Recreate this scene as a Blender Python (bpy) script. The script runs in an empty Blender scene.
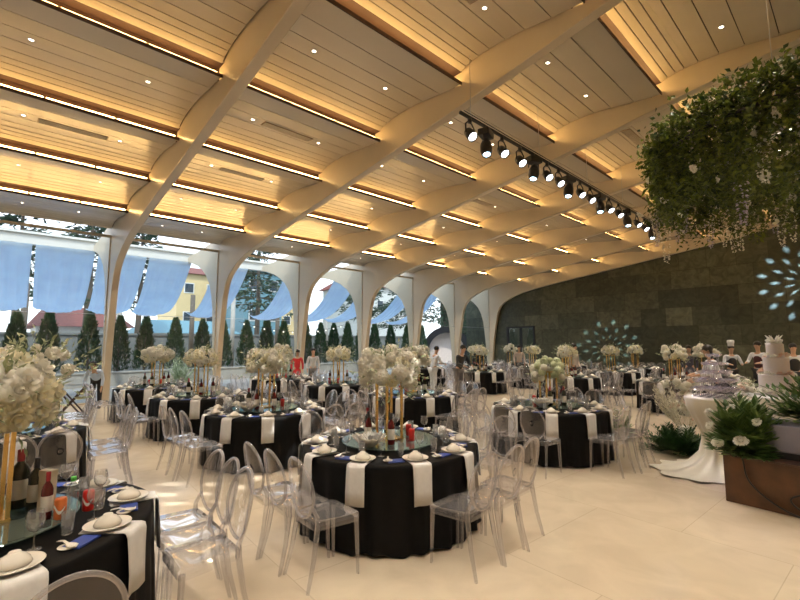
import bpy, math, random
from mathutils import Vector, Matrix
from math import sin, cos, pi, radians, hypot, atan2, sqrt
random.seed(11)
SC = bpy.context.scene
COL = SC.collection

# ------------------------------------------------------------------ materials
def nodes(name):
    m = bpy.data.materials.new(name); m.use_nodes = True
    nt = m.node_tree; nt.nodes.clear()
    out = nt.nodes.new('ShaderNodeOutputMaterial')
    return m, nt, out
def N(nt, t, **kw):
    n = nt.nodes.new(t)
    for k, v in kw.items(): setattr(n, k, v)
    return n
def mat(name, col, rough=.6, metal=0, var=.08, scale=8, spec=.5, bump=0, sheen=0, trans=0, island=None, coat=0):
    m, nt, out = nodes(name)
    b = N(nt, 'ShaderNodeBsdfPrincipled')
    b.inputs['Roughness'].default_value = rough; b.inputs['Metallic'].default_value = metal
    b.inputs['Specular IOR Level'].default_value = spec
    if coat: b.inputs['Coat Weight'].default_value = coat
    if sheen: b.inputs['Sheen Weight'].default_value = sheen
    tc = N(nt, 'ShaderNodeTexCoord')
    nz = N(nt, 'ShaderNodeTexNoise'); nz.inputs['Scale'].default_value = scale; nz.inputs['Detail'].default_value = 4
    nt.links.new(tc.outputs['Object'], nz.inputs['Vector'])
    rp = N(nt, 'ShaderNodeValToRGB')
    c = Vector(col)
    e = rp.color_ramp.elements
    if island:
        g = N(nt, 'ShaderNodeNewGeometry'); nt.links.new(g.outputs['Random Per Island'], rp.inputs[0])
        e[0].color = (*col, 1); e[1].color = (*island, 1)
    else:
        nt.links.new(nz.outputs['Fac'], rp.inputs[0])
        e[0].position = .3; e[1].position = .7
        e[0].color = (*(c*(1-var)), 1); e[1].color = (*[min(1, x*(1+var)) for x in c], 1)
    nt.links.new(rp.outputs[0], b.inputs['Base Color'])
    if bump:
        bp = N(nt, 'ShaderNodeBump'); bp.inputs['Strength'].default_value = bump; bp.inputs['Distance'].default_value = .02
        nt.links.new(nz.outputs['Fac'], bp.inputs['Height']); nt.links.new(bp.outputs[0], b.inputs['Normal'])
    if trans:
        tr = N(nt, 'ShaderNodeBsdfTranslucent'); nt.links.new(rp.outputs[0], tr.inputs[0])
        mx = N(nt, 'ShaderNodeMixShader'); mx.inputs[0].default_value = trans
        nt.links.new(b.outputs[0], mx.inputs[1]); nt.links.new(tr.outputs[0], mx.inputs[2]); nt.links.new(mx.outputs[0], out.inputs[0])
    else:
        nt.links.new(b.outputs[0], out.inputs[0])
    return m
def emit(name, col, s):
    m, nt, out = nodes(name)
    e = N(nt, 'ShaderNodeEmission'); e.inputs[0].default_value = (*col, 1); e.inputs[1].default_value = s
    nt.links.new(e.outputs[0], out.inputs[0]); return m
def clear(name, tint=(.96, .965, .97), edge=(.8, .82, .84), base=.05, edgek=.55, haze=0., hazecol=(.8, .8, .8), rough=.04, power=3.):
    """clear plastic or glass: see-through face-on, reflective and whitish towards its edges"""
    m, nt, out = nodes(name)
    t = N(nt, 'ShaderNodeBsdfTransparent'); t.inputs[0].default_value = (*tint, 1)
    g = N(nt, 'ShaderNodeBsdfGlossy'); g.inputs[0].default_value = (*edge, 1); g.inputs['Roughness'].default_value = rough
    lw = N(nt, 'ShaderNodeLayerWeight'); lw.inputs[0].default_value = .5
    p = N(nt, 'ShaderNodeMath', operation='POWER'); p.inputs[1].default_value = power
    mu = N(nt, 'ShaderNodeMath', operation='MULTIPLY_ADD'); mu.inputs[1].default_value = edgek; mu.inputs[2].default_value = base
    mx = N(nt, 'ShaderNodeMixShader')
    nt.links.new(lw.outputs['Facing'], p.inputs[0]); nt.links.new(p.outputs[0], mu.inputs[0]); nt.links.new(mu.outputs[0], mx.inputs[0])
    nt.links.new(t.outputs[0], mx.inputs[1]); nt.links.new(g.outputs[0], mx.inputs[2])
    last = mx
    if haze:
        d = N(nt, 'ShaderNodeBsdfDiffuse'); d.inputs[0].default_value = (*hazecol, 1)  # pale diffuse layer painted in, mostly standing in for reflections and glints
        m2 = N(nt, 'ShaderNodeMixShader'); m2.inputs[0].default_value = haze
        nt.links.new(mx.outputs[0], m2.inputs[1]); nt.links.new(d.outputs[0], m2.inputs[2]); last = m2
    nt.links.new(last.outputs[0], out.inputs[0]); return m

def stone_wall_mat():
    m, nt, out = nodes('olive_stone_tile')
    b = N(nt, 'ShaderNodeBsdfPrincipled'); b.inputs['Roughness'].default_value = .42
    tc = N(nt, 'ShaderNodeTexCoord'); sp = N(nt, 'ShaderNodeSeparateXYZ'); cb = N(nt, 'ShaderNodeCombineXYZ')
    nt.links.new(tc.outputs['Object'], sp.inputs[0]); nt.links.new(sp.outputs['X'], cb.inputs['X']); nt.links.new(sp.outputs['Z'], cb.inputs['Y'])
    br = N(nt, 'ShaderNodeTexBrick'); br.offset = .37; br.offset_frequency = 2; br.squash = .7; br.squash_frequency = 3
    br.inputs['Color1'].default_value = (.03, .037, .026, 1); br.inputs['Color2'].default_value = (.105, .116, .084, 1)
    br.inputs['Mortar'].default_value = (.033, .033, .02, 1); br.inputs['Scale'].default_value = 1
    br.inputs['Mortar Size'].default_value = .008; br.inputs['Brick Width'].default_value = 1.5; br.inputs['Row Height'].default_value = .84
    nt.links.new(cb.outputs[0], br.inputs['Vector'])
    nz = N(nt, 'ShaderNodeTexNoise'); nz.inputs['Scale'].default_value = 3.2; nz.inputs['Detail'].default_value = 8; nz.inputs['Distortion'].default_value = 1.4
    nt.links.new(tc.outputs['Object'], nz.inputs['Vector'])
    rp = N(nt, 'ShaderNodeValToRGB'); rp.color_ramp.elements[0].position = .35; rp.color_ramp.elements[0].color = (.55, .56, .5, 1)
    rp.color_ramp.elements[1].position = .75; rp.color_ramp.elements[1].color = (1.35, 1.3, 1.15, 1)
    nt.links.new(nz.outputs['Fac'], rp.inputs[0])
    mx = N(nt, 'ShaderNodeMix', data_type='RGBA', blend_type='MULTIPLY'); mx.inputs['Factor'].default_value = 1
    nt.links.new(br.outputs['Color'], mx.inputs['A']); nt.links.new(rp.outputs[0], mx.inputs['B'])
    nt.links.new(mx.outputs['Result'], b.inputs['Base Color']); nt.links.new(b.outputs[0], out.inputs[0]); return m
def floor_mat():
    m, nt, out = nodes('polished_beige_stone')
    b = N(nt, 'ShaderNodeBsdfPrincipled'); b.inputs['Roughness'].default_value = .16; b.inputs['Specular IOR Level'].default_value = .45
    tc = N(nt, 'ShaderNodeTexCoord')
    mp = N(nt, 'ShaderNodeMapping'); mp.inputs['Rotation'].default_value = (0, 0, radians(3)); nt.links.new(tc.outputs['Object'], mp.inputs[0])
    br = N(nt, 'ShaderNodeTexBrick'); br.offset = .5
    br.inputs['Color1'].default_value = (.69, .58, .44, 1); br.inputs['Color2'].default_value = (.73, .62, .475, 1); br.inputs['Mortar'].default_value = (.58, .48, .355, 1)
    br.inputs['Scale'].default_value = 1; br.inputs['Mortar Size'].default_value = .004; br.inputs['Brick Width'].default_value = 1.6; br.inputs['Row Height'].default_value = 1.6
    nt.links.new(mp.outputs[0], br.inputs['Vector'])
    nz = N(nt, 'ShaderNodeTexNoise'); nz.inputs['Scale'].default_value = 2.3; nz.inputs['Detail'].default_value = 9; nz.inputs['Distortion'].default_value = .8
    nt.links.new(tc.outputs['Object'], nz.inputs['Vector'])
    rp = N(nt, 'ShaderNodeValToRGB'); rp.color_ramp.elements[0].position = .3; rp.color_ramp.elements[0].color = (.9, .89, .87, 1)
    rp.color_ramp.elements[1].position = .7; rp.color_ramp.elements[1].color = (1.06, 1.06, 1.05, 1)
    nt.links.new(nz.outputs['Fac'], rp.inputs[0])
    mx = N(nt, 'ShaderNodeMix', data_type='RGBA', blend_type='MULTIPLY'); mx.inputs['Factor'].default_value = 1
    nt.links.new(br.outputs['Color'], mx.inputs['A']); nt.links.new(rp.outputs[0], mx.inputs['B'])
    nt.links.new(mx.outputs['Result'], b.inputs['Base Color']); nt.links.new(b.outputs[0], out.inputs[0]); return m

M = dict(
    floor=floor_mat(), stone=stone_wall_mat(),
    panel=mat('cream_ceiling_panel', (.62, .545, .43), .25, var=.05, scale=.6, spec=.5),
    gap=mat('dark_panel_joint', (.04, .018, .012), .7),
    rib=mat('cream_painted_rib', (.7, .6, .455), .33, var=.03, scale=1.5),
    led=emit('warm_led_tube', (1, .60, .21), 34.), down=emit('downlight_glow', (1, .86, .66), 16.),
    grille=mat('brown_air_grille', (.24, .16, .08), .5), white=mat('white_paint', (.78, .78, .76), .45, var=.03),
    plaster=mat('pale_plaster', (.7, .63, .52), .7, var=.05, scale=1),
    pane=clear('window_glass', (.95, .975, .97), (1, 1, 1), .03, .6, power=4, rough=.0),
    steel=mat('brushed_steel', (.55, .55, .55), .3, 1), black=mat('matt_black_metal', (.014, .014, .018), .38),
    cloth=mat('black_tablecloth', (.0045, .0045, .005), .6, var=.2, spec=.12, bump=.1, scale=12),
    napkin=mat('white_napkin', (.82, .81, .8), .75, var=.03, bump=.1, scale=30),
    chair=clear('clear_acrylic', (.95, .95, .965), (1, .98, 1), .06, .85, haze=.11, hazecol=(.9, .88, .9), power=1.5, rough=.06),
    chairback=clear('clear_acrylic_back', (.95, .95, .965), (1, .98, 1), .07, .6, haze=.085, hazecol=(.88, .86, .87), power=2., rough=.08),
    chairrim=clear('clear_acrylic_rim', (.93, .93, .95), (1, .98, 1), .1, .85, haze=.17, hazecol=(.95, .92, .94), power=1.4, rough=.06),
    glass=clear('drinking_glass', (.96, .965, .97), (1, 1, 1), .08, .9, haze=.1, hazecol=(.9, .9, .92), power=1.4, rough=.03),
    susan=clear('green_tinted_glass', (.70, .80, .77), (.9, 1, .97), .12, .6, haze=.12, hazecol=(.35, .45, .42), power=2.5),
    china=mat('glazed_china', (.82, .77, .68), .18, var=.03), gold=mat('brushed_gold', (.83, .56, .2), .27, 1, var=.08),
    wine=mat('dark_wine_bottle', (.02, .022, .015), .1), winered=mat('red_wine_glass_body', (.10, .012, .012), .1),
    labelc=mat('paper_bottle_label', (.78, .74, .66), .6), capred=mat('burgundy_foil', (.3, .02, .03), .35),
    water=clear('water_bottle_plastic', (.85, .93, .95), (1, 1, 1), .1, .6, haze=.1, power=2.), capgreen=mat('green_plastic_cap', (.12, .62, .1), .4),
    canred=mat('red_can_enamel', (.62, .025, .02), .3, var=.05), canorange=mat('orange_can_enamel', (.72, .19, .05), .35), whitemark=mat('white_can_mark', (.9, .88, .85), .4),
    blue=mat('royal_blue_card', (.035, .07, .33), .5), beige=mat('beige_card', (.66, .57, .42), .6),
    cream=mat('cream_petals', (.97, .91, .66), .6, island=(.98, .96, .84), trans=.4), white_fl=mat('white_petals', (.95, .92, .8), .6, island=(.97, .96, .9), trans=.3),
    hyd=mat('pale_green_hydrangea', (.72, .8, .5), .7, island=(.88, .88, .74), trans=.15), blush=mat('blush_petals', (.88, .62, .5), .6, island=(.9, .78, .66), trans=.2),
    lilac=mat('lilac_petals', (.4, .36, .55), .6, island=(.75, .68, .8), trans=.2),
    leaf=mat('green_leaves', (.035, .095, .022), .5, island=(.16, .25, .07), trans=.2), sage=mat('sage_leaves', (.26, .33, .18), .6, island=(.6, .64, .42), trans=.2),
    vine=mat('hanging_vine_leaves', (.007, .028, .006), .5, island=(.13, .17, .016), trans=.2), darkleaf=mat('dark_fern_leaves', (.012, .045, .018), .5, island=(.05, .12, .03), trans=.2),
    cyp=mat('cypress_leaves', (.008, .035, .012), .7, island=(.045, .1, .035), trans=.1), pine=mat('outside_tree_leaves', (.02, .045, .03), .7, island=(.07, .12, .07), trans=.2),
    bark=mat('grey_bark', (.14, .115, .09), .8, bump=.4), pampas=mat('pampas_plumes', (.78, .74, .58), .8, island=(.9, .88, .76), trans=.3),
    fabric=mat('sheer_blue_fabric', (.7, .83, .99), .8, var=.05, scale=2, trans=.5), pergola=mat('white_beam_paint', (.72, .72, .69), .5, var=.03),
    paving=mat('grey_paving', (.35, .34, .32), .8, var=.12, scale=2), gardenwall=mat('grey_garden_wall', (.17, .18, .17), .8, var=.12, scale=1.5), planter=mat('grey_stone_planter', (.42, .40, .36), .75, var=.1, scale=3, bump=.2),
    redroof=mat('red_roof_tile', (.2, .055, .04), .7, var=.2, scale=6), housew=mat('pale_house_wall', (.62, .64, .62), .7), housey=mat('yellow_house_wall', (.72, .56, .3), .7), teal=mat('teal_paint', (.13, .27, .33), .6), darkglass=mat('dark_window', (.05, .07, .09), .15),
    rust=mat('rusty_brown_wood', (.085, .036, .014), .4, var=.35, scale=5, bump=.1), grey_case=mat('blue_grey_case', (.2, .2, .27), .4), pink=mat('pink_panel', (.8, .4, .42), .5),
    ivory=mat('ivory_satin', (.82, .77, .64), .35, var=.03, sheen=.3), icing=mat('white_icing', (.86, .8, .8), .5, var=.02, bump=.15, scale=20),
    fizz=clear('champagne_glass', (.94, .94, .97), (1, .95, 1), .14, .9, haze=.2, hazecol=(.85, .83, .95), power=1.4), lens=emit('stage_lamp_lens', (.86, .9, 1), 9.), lensblue=emit('moving_head_lens', (.55, .82, 1), 16.),
    skin=mat('skin', (.55, .34, .23), .5, var=.03), hair=mat('black_hair', (.012, .010, .009), .4), shirt=mat('white_shirt', (.74, .76, .8), .8), shirtblue=mat('light_blue_shirt', (.55, .66, .82), .8), suit=mat('black_suit', (.015, .015, .017), .7),
    grey_cl=mat('grey_trousers', (.16, .15, .15), .8), red_cl=mat('red_dress', (.6, .03, .04), .7), beige_cl=mat('pale_shirt', (.62, .52, .45), .8), vest=mat('dark_red_vest', (.06, .015, .02), .7), floral=mat('dark_floral_dress', (.05, .05, .08), .8, var=.9, scale=40),
    woodblack=mat('dark_brown_wood', (.05, .025, .018), .45), cable=mat('black_rubber', (.012, .012, .012), .5), bulb=emit('festoon_bulb', (1, .95, .85), 1.5),
    domeglow=mat('pale_tent_fabric', (.85, .72, .66), .7), eye=mat('dark_eye', (.02, .015, .01), .3),
)

# ------------------------------------------------------------------ mesh helpers
def catmull(P, n=6):
    P = [Vector(p) for p in P]; out = []
    for i in range(len(P)-1):
        a, b, c, d = P[max(i-1, 0)], P[i], P[i+1], P[min(i+2, len(P)-1)]
        for k in range(n):
            t = k/n; out.append(.5*(2*b+(c-a)*t+(2*a-5*b+4*c-d)*t*t+(3*b-a-3*c+d)*t**3))
    return out+[P[-1]]
class MB:
    def __init__(s): s.v = []; s.f = []; s.m = []; s.cur = 0
    def add(s, vs, fs):
        b = len(s.v); s.v += [tuple(p) for p in vs]; s.f += [tuple(b+i for i in f) for f in fs]; s.m += [s.cur]*len(fs)
    def box(s, c, d, R=None):
        x, y, z = d[0]/2, d[1]/2, d[2]/2
        vs = [Vector((i, j, k)) for k in (-z, z) for j in (-y, y) for i in (-x, x)]
        if R is not None: vs = [R @ p for p in vs]
        s.add([p+Vector(c) for p in vs], [(0, 2, 3, 1), (4, 5, 7, 6), (0, 1, 5, 4), (2, 6, 7, 3), (0, 4, 6, 2), (1, 3, 7, 5)])
    def bbox(s, x0, x1, y0, y1, z0, z1): s.box(((x0+x1)/2, (y0+y1)/2, (z0+z1)/2), (abs(x1-x0), abs(y1-y0), abs(z1-z0)))
    def tube(s, pts, r, n=8, closed=False, caps=True, flat=1.):
        pts = [Vector(p) for p in pts]; k = len(pts)
        rs = r if isinstance(r, (list, tuple)) else [r]*k
        rings = []; up = None
        for i, p in enumerate(pts):
            a = pts[(i-1) % k] if (closed or i > 0) else p; b = pts[(i+1) % k] if (closed or i < k-1) else p
            t = (b-a).normalized()
            if up is None: up = Vector((0, 0, 1)) if abs(t.z) < .9 else Vector((1, 0, 0))
            sd = t.cross(up).normalized(); up = sd.cross(t).normalized()
            rings.append([p+(sd*cos(2*pi*j/n)+up*sin(2*pi*j/n)*flat)*rs[i] for j in range(n)])
        vs = [q for rg in rings for q in rg]; fs = []
        for i in range(k if closed else k-1):
            i2 = (i+1) % k
            for j in range(n): fs.append((i*n+j, i*n+(j+1) % n, i2*n+(j+1) % n, i2*n+j))
        if caps and not closed: fs += [tuple(range(n-1, -1, -1)), tuple((k-1)*n+j for j in range(n))]
        s.add(vs, fs)
    def lathe(s, prof, n=16, c=(0, 0, 0)):
        vs = []; fs = []
        for r, z in prof:
            for j in range(n): a = 2*pi*j/n; vs.append((c[0]+r*cos(a), c[1]+r*sin(a), c[2]+z))
        for i in range(len(prof)-1):
            for j in range(n): fs.append((i*n+j, i*n+(j+1) % n, (i+1)*n+(j+1) % n, (i+1)*n+j))
        if prof[0][0] > 1e-4: fs.append(tuple(range(n-1, -1, -1)))
        if prof[-1][0] > 1e-4: fs.append(tuple((len(prof)-1)*n+j for j in range(n)))
        s.add(vs, fs)
    def prism(s, poly, axis, a0, a1):
        """polygon in the other two axes, extruded along axis"""
        k = len(poly)
        def P(q, a): return {'x': (a, q[0], q[1]), 'y': (q[0], a, q[1]), 'z': (q[0], q[1], a)}[axis]
        s.add([P(q, a0) for q in poly]+[P(q, a1) for q in poly], [tuple(range(k)), tuple(range(2*k-1, k-1, -1))]+[(i, k+i, k+(i+1) % k, (i+1) % k) for i in range(k)])
    def blob(s, c, r, n=10, m=7, sq=(1, 1, 1)):
        prof = [(sin(pi*i/m), -cos(pi*i/m)) for i in range(m+1)]
        b = len(s.v); s.lathe([(max(q[0], 1e-5), q[1]) for q in prof], n)
        for i in range(b, len(s.v)): p = s.v[i]; s.v[i] = (c[0]+p[0]*r*sq[0], c[1]+p[1]*r*sq[1], c[2]+p[2]*r*sq[2])
    def leaf(s, p, d, l, w, up=None):
        d = Vector(d).normalized(); u = Vector(up) if up else Vector((random.uniform(-1, 1), random.uniform(-1, 1), random.uniform(-1, 1)))
        sd = d.cross(u)
        if sd.length < 1e-3: sd = d.cross(Vector((1, .3, 0)))
        sd.normalize(); nn = sd.cross(d); p = Vector(p)
        s.add([p, p+d*l*.45+sd*w/2+nn*w*.15, p+d*l, p+d*l*.45-sd*w/2+nn*w*.15, p+d*l*.5-nn*w*.05], [(0, 1, 4), (1, 2, 4), (2, 3, 4), (3, 0, 4)])
    def mesh(s, name, mats, smooth=False):
        me = bpy.data.meshes.new(name); me.from_pydata(s.v, [], s.f)
        for m in (mats if isinstance(mats, list) else [mats]): me.materials.append(m)
        if any(s.m): me.polygons.foreach_set('material_index', s.m)
        if smooth: me.polygons.foreach_set('use_smooth', [True]*len(s.f))
        me.update(); return me
    def build(s, name, mats, parent=None, smooth=False, bevel=0):
        o = bpy.data.objects.new(name, s.mesh(name, mats, smooth)); COL.objects.link(o)
        if parent: o.parent = parent
        if bevel:
            b = o.modifiers.new('bevel', 'BEVEL'); b.width = bevel; b.segments = 2; b.limit_method = 'ANGLE'
        if smooth == 'auto' or (smooth and s.__dict__.get('wn')): pass
        return o
def smooth_by_angle(o, ang=40):
    me = o.data; me.polygons.foreach_set('use_smooth', [True]*len(me.polygons))
    if hasattr(me, 'set_sharp_from_angle'): me.set_sharp_from_angle(angle=radians(ang))
def tag(o, label, cat, group=None, kind=None):
    o['label'] = label; o['category'] = cat
    if group: o['group'] = group
    if kind: o['kind'] = kind
    return o
def thing(name, label, cat, loc=(0, 0, 0), rz=0, group=None):
    o = bpy.data.objects.new(name, None); COL.objects.link(o); o.empty_display_size = .1
    o.location = loc; o.rotation_euler = (0, 0, rz); return tag(o, label, cat, group)
def struct(mb, name, m, smooth=False, parent=None):
    o = mb.build(name, m, parent, smooth)
    if not parent: o['kind'] = 'structure'
    return o
USED = set()
def dup(root, loc, rz=None, label=None, group=None, scale=None):
    if root.name not in USED: USED.add(root.name); r = root
    else:
        r = root.copy(); COL.objects.link(r)
        for ch in list(root.children):
            c = ch.copy(); COL.objects.link(c); c.parent = r
            for g in list(ch.children):
                d = g.copy(); COL.objects.link(d); d.parent = c
    r.location = loc
    if rz is not None: r.rotation_euler = (0, 0, rz)
    if scale: r.scale = (scale,)*3
    if label: r['label'] = label
    if group: r['group'] = group
    return r
PROTO = []
def lerp(a, b, t): return a+(b-a)*t

# ------------------------------------------------------------------ camera
H = 1.8
yaw, pitch, roll = radians(47.21660111), radians(5.68645732), radians(-0.22918312)
fwd = Vector((-sin(yaw)*cos(pitch), cos(yaw)*cos(pitch), sin(pitch))); rgt = Vector((cos(yaw), sin(yaw), 0)); upv = rgt.cross(fwd)
rg2 = rgt*cos(roll)+upv*sin(roll); up2 = upv*cos(roll)-rgt*sin(roll)
cd = bpy.data.cameras.new('camera'); cd.sensor_width = 36; cd.lens = 431.355*36/800; cd.clip_end = 300
cam = bpy.data.objects.new('camera', cd); COL.objects.link(cam)
cam.matrix_world = Matrix(((rg2.x, up2.x, -fwd.x, 0), (rg2.y, up2.y, -fwd.y, 0), (rg2.z, up2.z, -fwd.z, H), (0, 0, 0, 1)))
SC.camera = cam

# ------------------------------------------------------------------ setting: floor, walls
GX = -16.0                      # the glass line
RY = [2.385+(i-1)*10/3 for i in range(-1, 8)]     # ribs; the last stands before the stone wall
RT = .18
XR, YB, YF = 5.2, -5.6, 22.62
mb = MB(); mb.bbox(GX-.3, XR, YB, YF, -.2, 0); struct(mb, 'floor', M['floor'])
mb = MB()
DX0, DX1, DZ = -14.9, -13.0, 2.75
mb.bbox(DX1, XR, YF, YF+.3, 0, 8); mb.bbox(GX-2, DX0, YF, YF+.3, 0, 8); mb.bbox(DX0, DX1, YF, YF+.3, DZ, 8)
struct(mb, 'wall_far', M['stone'])
mb = MB(); mb.bbox(XR, XR+.2, YB, YF, 0, 8.2); struct(mb, 'wall_right', M['plaster'])
mb = MB(); mb.bbox(GX, XR, YB-.2, YB, 0, 8.2); struct(mb, 'wall_back', M['plaster'])
mb = MB(); mb.bbox(-19, -10, YF+2.4, YF+2.6, 0, 5); struct(mb, 'wall_door_backdrop', M['stone'])  # added dark backdrop, keeps bright outdoors from showing in the door glass
# glazed door in the stone wall
mb = MB(); mb.bbox(DX0, DX0+.12, YF-.04, YF+.1, 0, DZ); mb.bbox(DX1-.12, DX1, YF-.04, YF+.1, 0, DZ); mb.bbox(DX0, DX1, YF-.04, YF+.1, DZ-.1, DZ); mb.bbox(-14.0, -13.88, YF-.03, YF+.08, 0, DZ)
dr = struct(mb, 'door_1', M['black'])
mb = MB(); mb.bbox(DX0+.12, DX1-.12, YF+.02, YF+.04, 0, DZ-.1); mb.build('door_pane', M['pane'], dr)
mb = MB(); mb.tube([(-13.8, YF-.1, .9), (-13.8, YF-.1, 1.5)], .015); mb.build('door_handle', M['steel'], dr)

# ------------------------------------------------------------------ ceiling: scalloped bays between ribs
CX = [4.3, 2.1, -.12, -2.34, -4.54, -6.78, -9.05, -11.26, -13.6, -15.9]
CZ = [7.08, 6.92, 6.74, 6.556, 6.363, 6.114, 5.874, 5.642, 5.424, 5.20]
OFF = [(0, .205), (.03, .228), (.07, .247), (.13, .263), (.22, .268), (.35, .25), (.5, .205), (.65, .135), (.8, .055), (1, -.02)]
def off(t):
    for (a, p), (b, q) in zip(OFF, OFF[1:]):
        if t <= b: return p+(q-p)*(t-a)/(b-a)
    return 0
def ceil_z(j, t):           # scale j runs from cusp j (t=0) to cusp j-1 (t=1)
    return lerp(CX[j], CX[j-1], t), lerp(CZ[j], CZ[j-1], t)+off(t)
def roof_z(x):
    for j in range(1, len(CX)):
        if CX[j] <= x <= CX[j-1]: return ceil_z(j, (x-CX[j])/(CX[j-1]-CX[j]))[1]
    return 7.1
SEAM = [0, .055, .115, .18, .28, .42, .58, .78, 1.0]
bays = list(zip(RY, RY[1:]))
bays = [(YB+.02-RT, RY[0])]+bays
mb = MB()
for (ya, yb) in bays:
    a, b = ya+RT+.025, yb-.025
    for j in range(1, len(CX)):
        for s0, s1 in zip(SEAM, SEAM[1:]):
            w = abs(CX[j-1]-CX[j]); g = .007/w
            ts = [lerp(s0+g, s1-g, k/3) for k in range(4)]
            P = [ceil_z(j, t) for t in ts]
            lo = [(x, z) for x, z in P]; hi = [(x, z+.022) for x, z in reversed(P)]
            mb.prism(lo+hi, 'y', a, b)
struct(mb, 'ceiling', M['panel'])
mb = MB(); mb2 = MB()     # light gutters behind each step
for (ya, yb) in bays:
    for j in range(1, 9):
        x, z = CX[j], CZ[j]
        mb.bbox(x-.19, x-.175, ya+RT, yb, z-.0, z+.222); mb.bbox(x-.19, x+.004, ya+RT, yb, z+.214, z+.222); mb2.bbox(x-.014, x+.0, ya+RT, yb, z-.028, z+.03)
struct(mb, 'ceiling_gutter', M['gap'])
struct(mb2, 'trim_10', M['gap'])
mb = MB()     # dark-painted backing slab, shade coloured into the open panel joints
for (ya, yb) in bays:
    for j in range(1, len(CX)):
        P = [ceil_z(j, t) for t in (0, .12, .4, .92)]
        lo = [(x, z+.05) for x, z in P]; hi = [(x, z+.12) for x, z in reversed(P)]
        mb.prism(lo+hi, 'y', ya, yb)
struct(mb, 'ceiling_dark_backing', M['gap'])
mb = MB(); mb.prism([(GX-.4, 5.62), (-9, 6.35), (XR+.2, 7.6), (XR+.2, 7.8), (-9, 6.6), (GX-.4, 5.8)], 'y', YB-.2, YF+.3)
struct(mb, 'roof', M['white'])

# LED tubes in the steps, downlights, grilles
rows = ['%s' % k for k in ('stage edge', 'stage side', 'cake side', 'chandelier', 'lighting truss', 'fourth', 'third', 'second', 'window')]
n_bay = len(bays)
ORD = ['first', 'second', 'third', 'fourth', 'fifth', 'sixth', 'seventh', 'eighth', 'ninth', 'tenth']
mb = MB(); Ln = .98; mb.tube([(0, -Ln/2, 0), (0, Ln/2, 0)], .02, 8); tube_me = mb.mesh('lamp_tube', M['led'], True)
mb = MB(); mb.bbox(-.03, .02, -Ln/2, Ln/2, -.028, -.022); mb.bbox(-.01, .01, -Ln/2, -Ln/2+.03, -.03, 0); mb.bbox(-.01, .01, Ln/2-.03, Ln/2, -.03, 0); bat_me = mb.mesh('batten', M['gap'])
for bi, (ya, yb) in enumerate(bays):
    for j in range(1, 9):
        a, b = ya+RT+.05, yb-.05
        t = thing('led_strip', f'warm light strip in {ORD[j-1]} ceiling step from stage, {ORD[n_bay-1-bi]} bay from stone wall', 'light', (CX[j]-.09, (a+b)/2, CZ[j]+.068))
        pts = 3 if bi else 1
        for k in range(3):
            if bi == 0 and k == 0 and (b-a) < 2.9: continue
            y = -1.02+1.02*k
            if abs(y)+.5 > (b-a)/2+.03: continue
            o = bpy.data.objects.new('lamp_tube', tube_me); COL.objects.link(o); o.parent = t; o.location = (0, y, 0)
            o = bpy.data.objects.new('batten', bat_me); COL.objects.link(o); o.parent = t; o.location = (0, y, 0)
mb = MB(); mb.lathe([(.045, .004), (.045, -.006), (.034, -.01), (.03, -.002)], 16); trim_me = mb.mesh('trim_ring', M['white'], True)
mb = MB(); mb.lathe([(.001, -.004), (.03, -.004)], 16); glow_me = mb.mesh('lamp', M['down'])
for bi, (ya, yb) in enumerate(bays):
    for j in range(1, 10):
        yc = (ya+RT+yb)/2
        spots = [(.5, yc-.75), (.5, yc+.75)] if j < 9 else [(.45, yc-.6), (.45, yc+.6)]
        for k, (tt, y) in enumerate(spots):
            x, z = ceil_z(j, tt); x2, z2 = ceil_z(j, tt+.02)
            t = thing('ceiling_downlight', f'small downlight at {("camera end","far end")[k]} of {ORD[n_bay-1-bi]} bay from stone wall, {ORD[j-1]} ceiling wave', 'light', (x, y, z), 0)
            t.rotation_euler = (0, -atan2(z2-z, x2-x), 0)
            for me, nm in ((trim_me, 'trim_ring'), (glow_me, 'lamp')):
                o = bpy.data.objects.new(nm, me); COL.objects.link(o); o.parent = t
mb = MB(); mb.bbox(-.11, .11, -.55, .55, -.006, .006); gf_me = mb.mesh('frame', M['grille'])
mb = MB()
for k in range(14): mb.bbox(-.1+k*.015, -.094+k*.015, -.53, .53, -.014, -.004)
gs_me = mb.mesh('slats', M['panel'])
for bi, j, tt in ((3, 4, .5), (2, 5, .5), (3, 6, .5), (3, 7, .48), (2, 7, .48), (5, 4, .5), (6, 5, .5), (5, 6, .48), (1, 5, .5)):
    ya, yb = bays[bi]; x, z = ceil_z(j, tt); x2, z2 = ceil_z(j, tt+.02)
    t = thing('air_vent', f'brown slatted air vent in {ORD[j-1]} ceiling wave, {ORD[n_bay-1-bi]} bay from the stone wall', 'vent', (x, (ya+RT+yb)/2, z-.004))
    t.rotation_euler = (0, -atan2(z2-z, x2-x), 0)
    for me, nm in ((gf_me, 'frame'), (gs_me, 'slats')):
        o = bpy.data.objects.new(nm, me); COL.objects.link(o); o.parent = t

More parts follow.
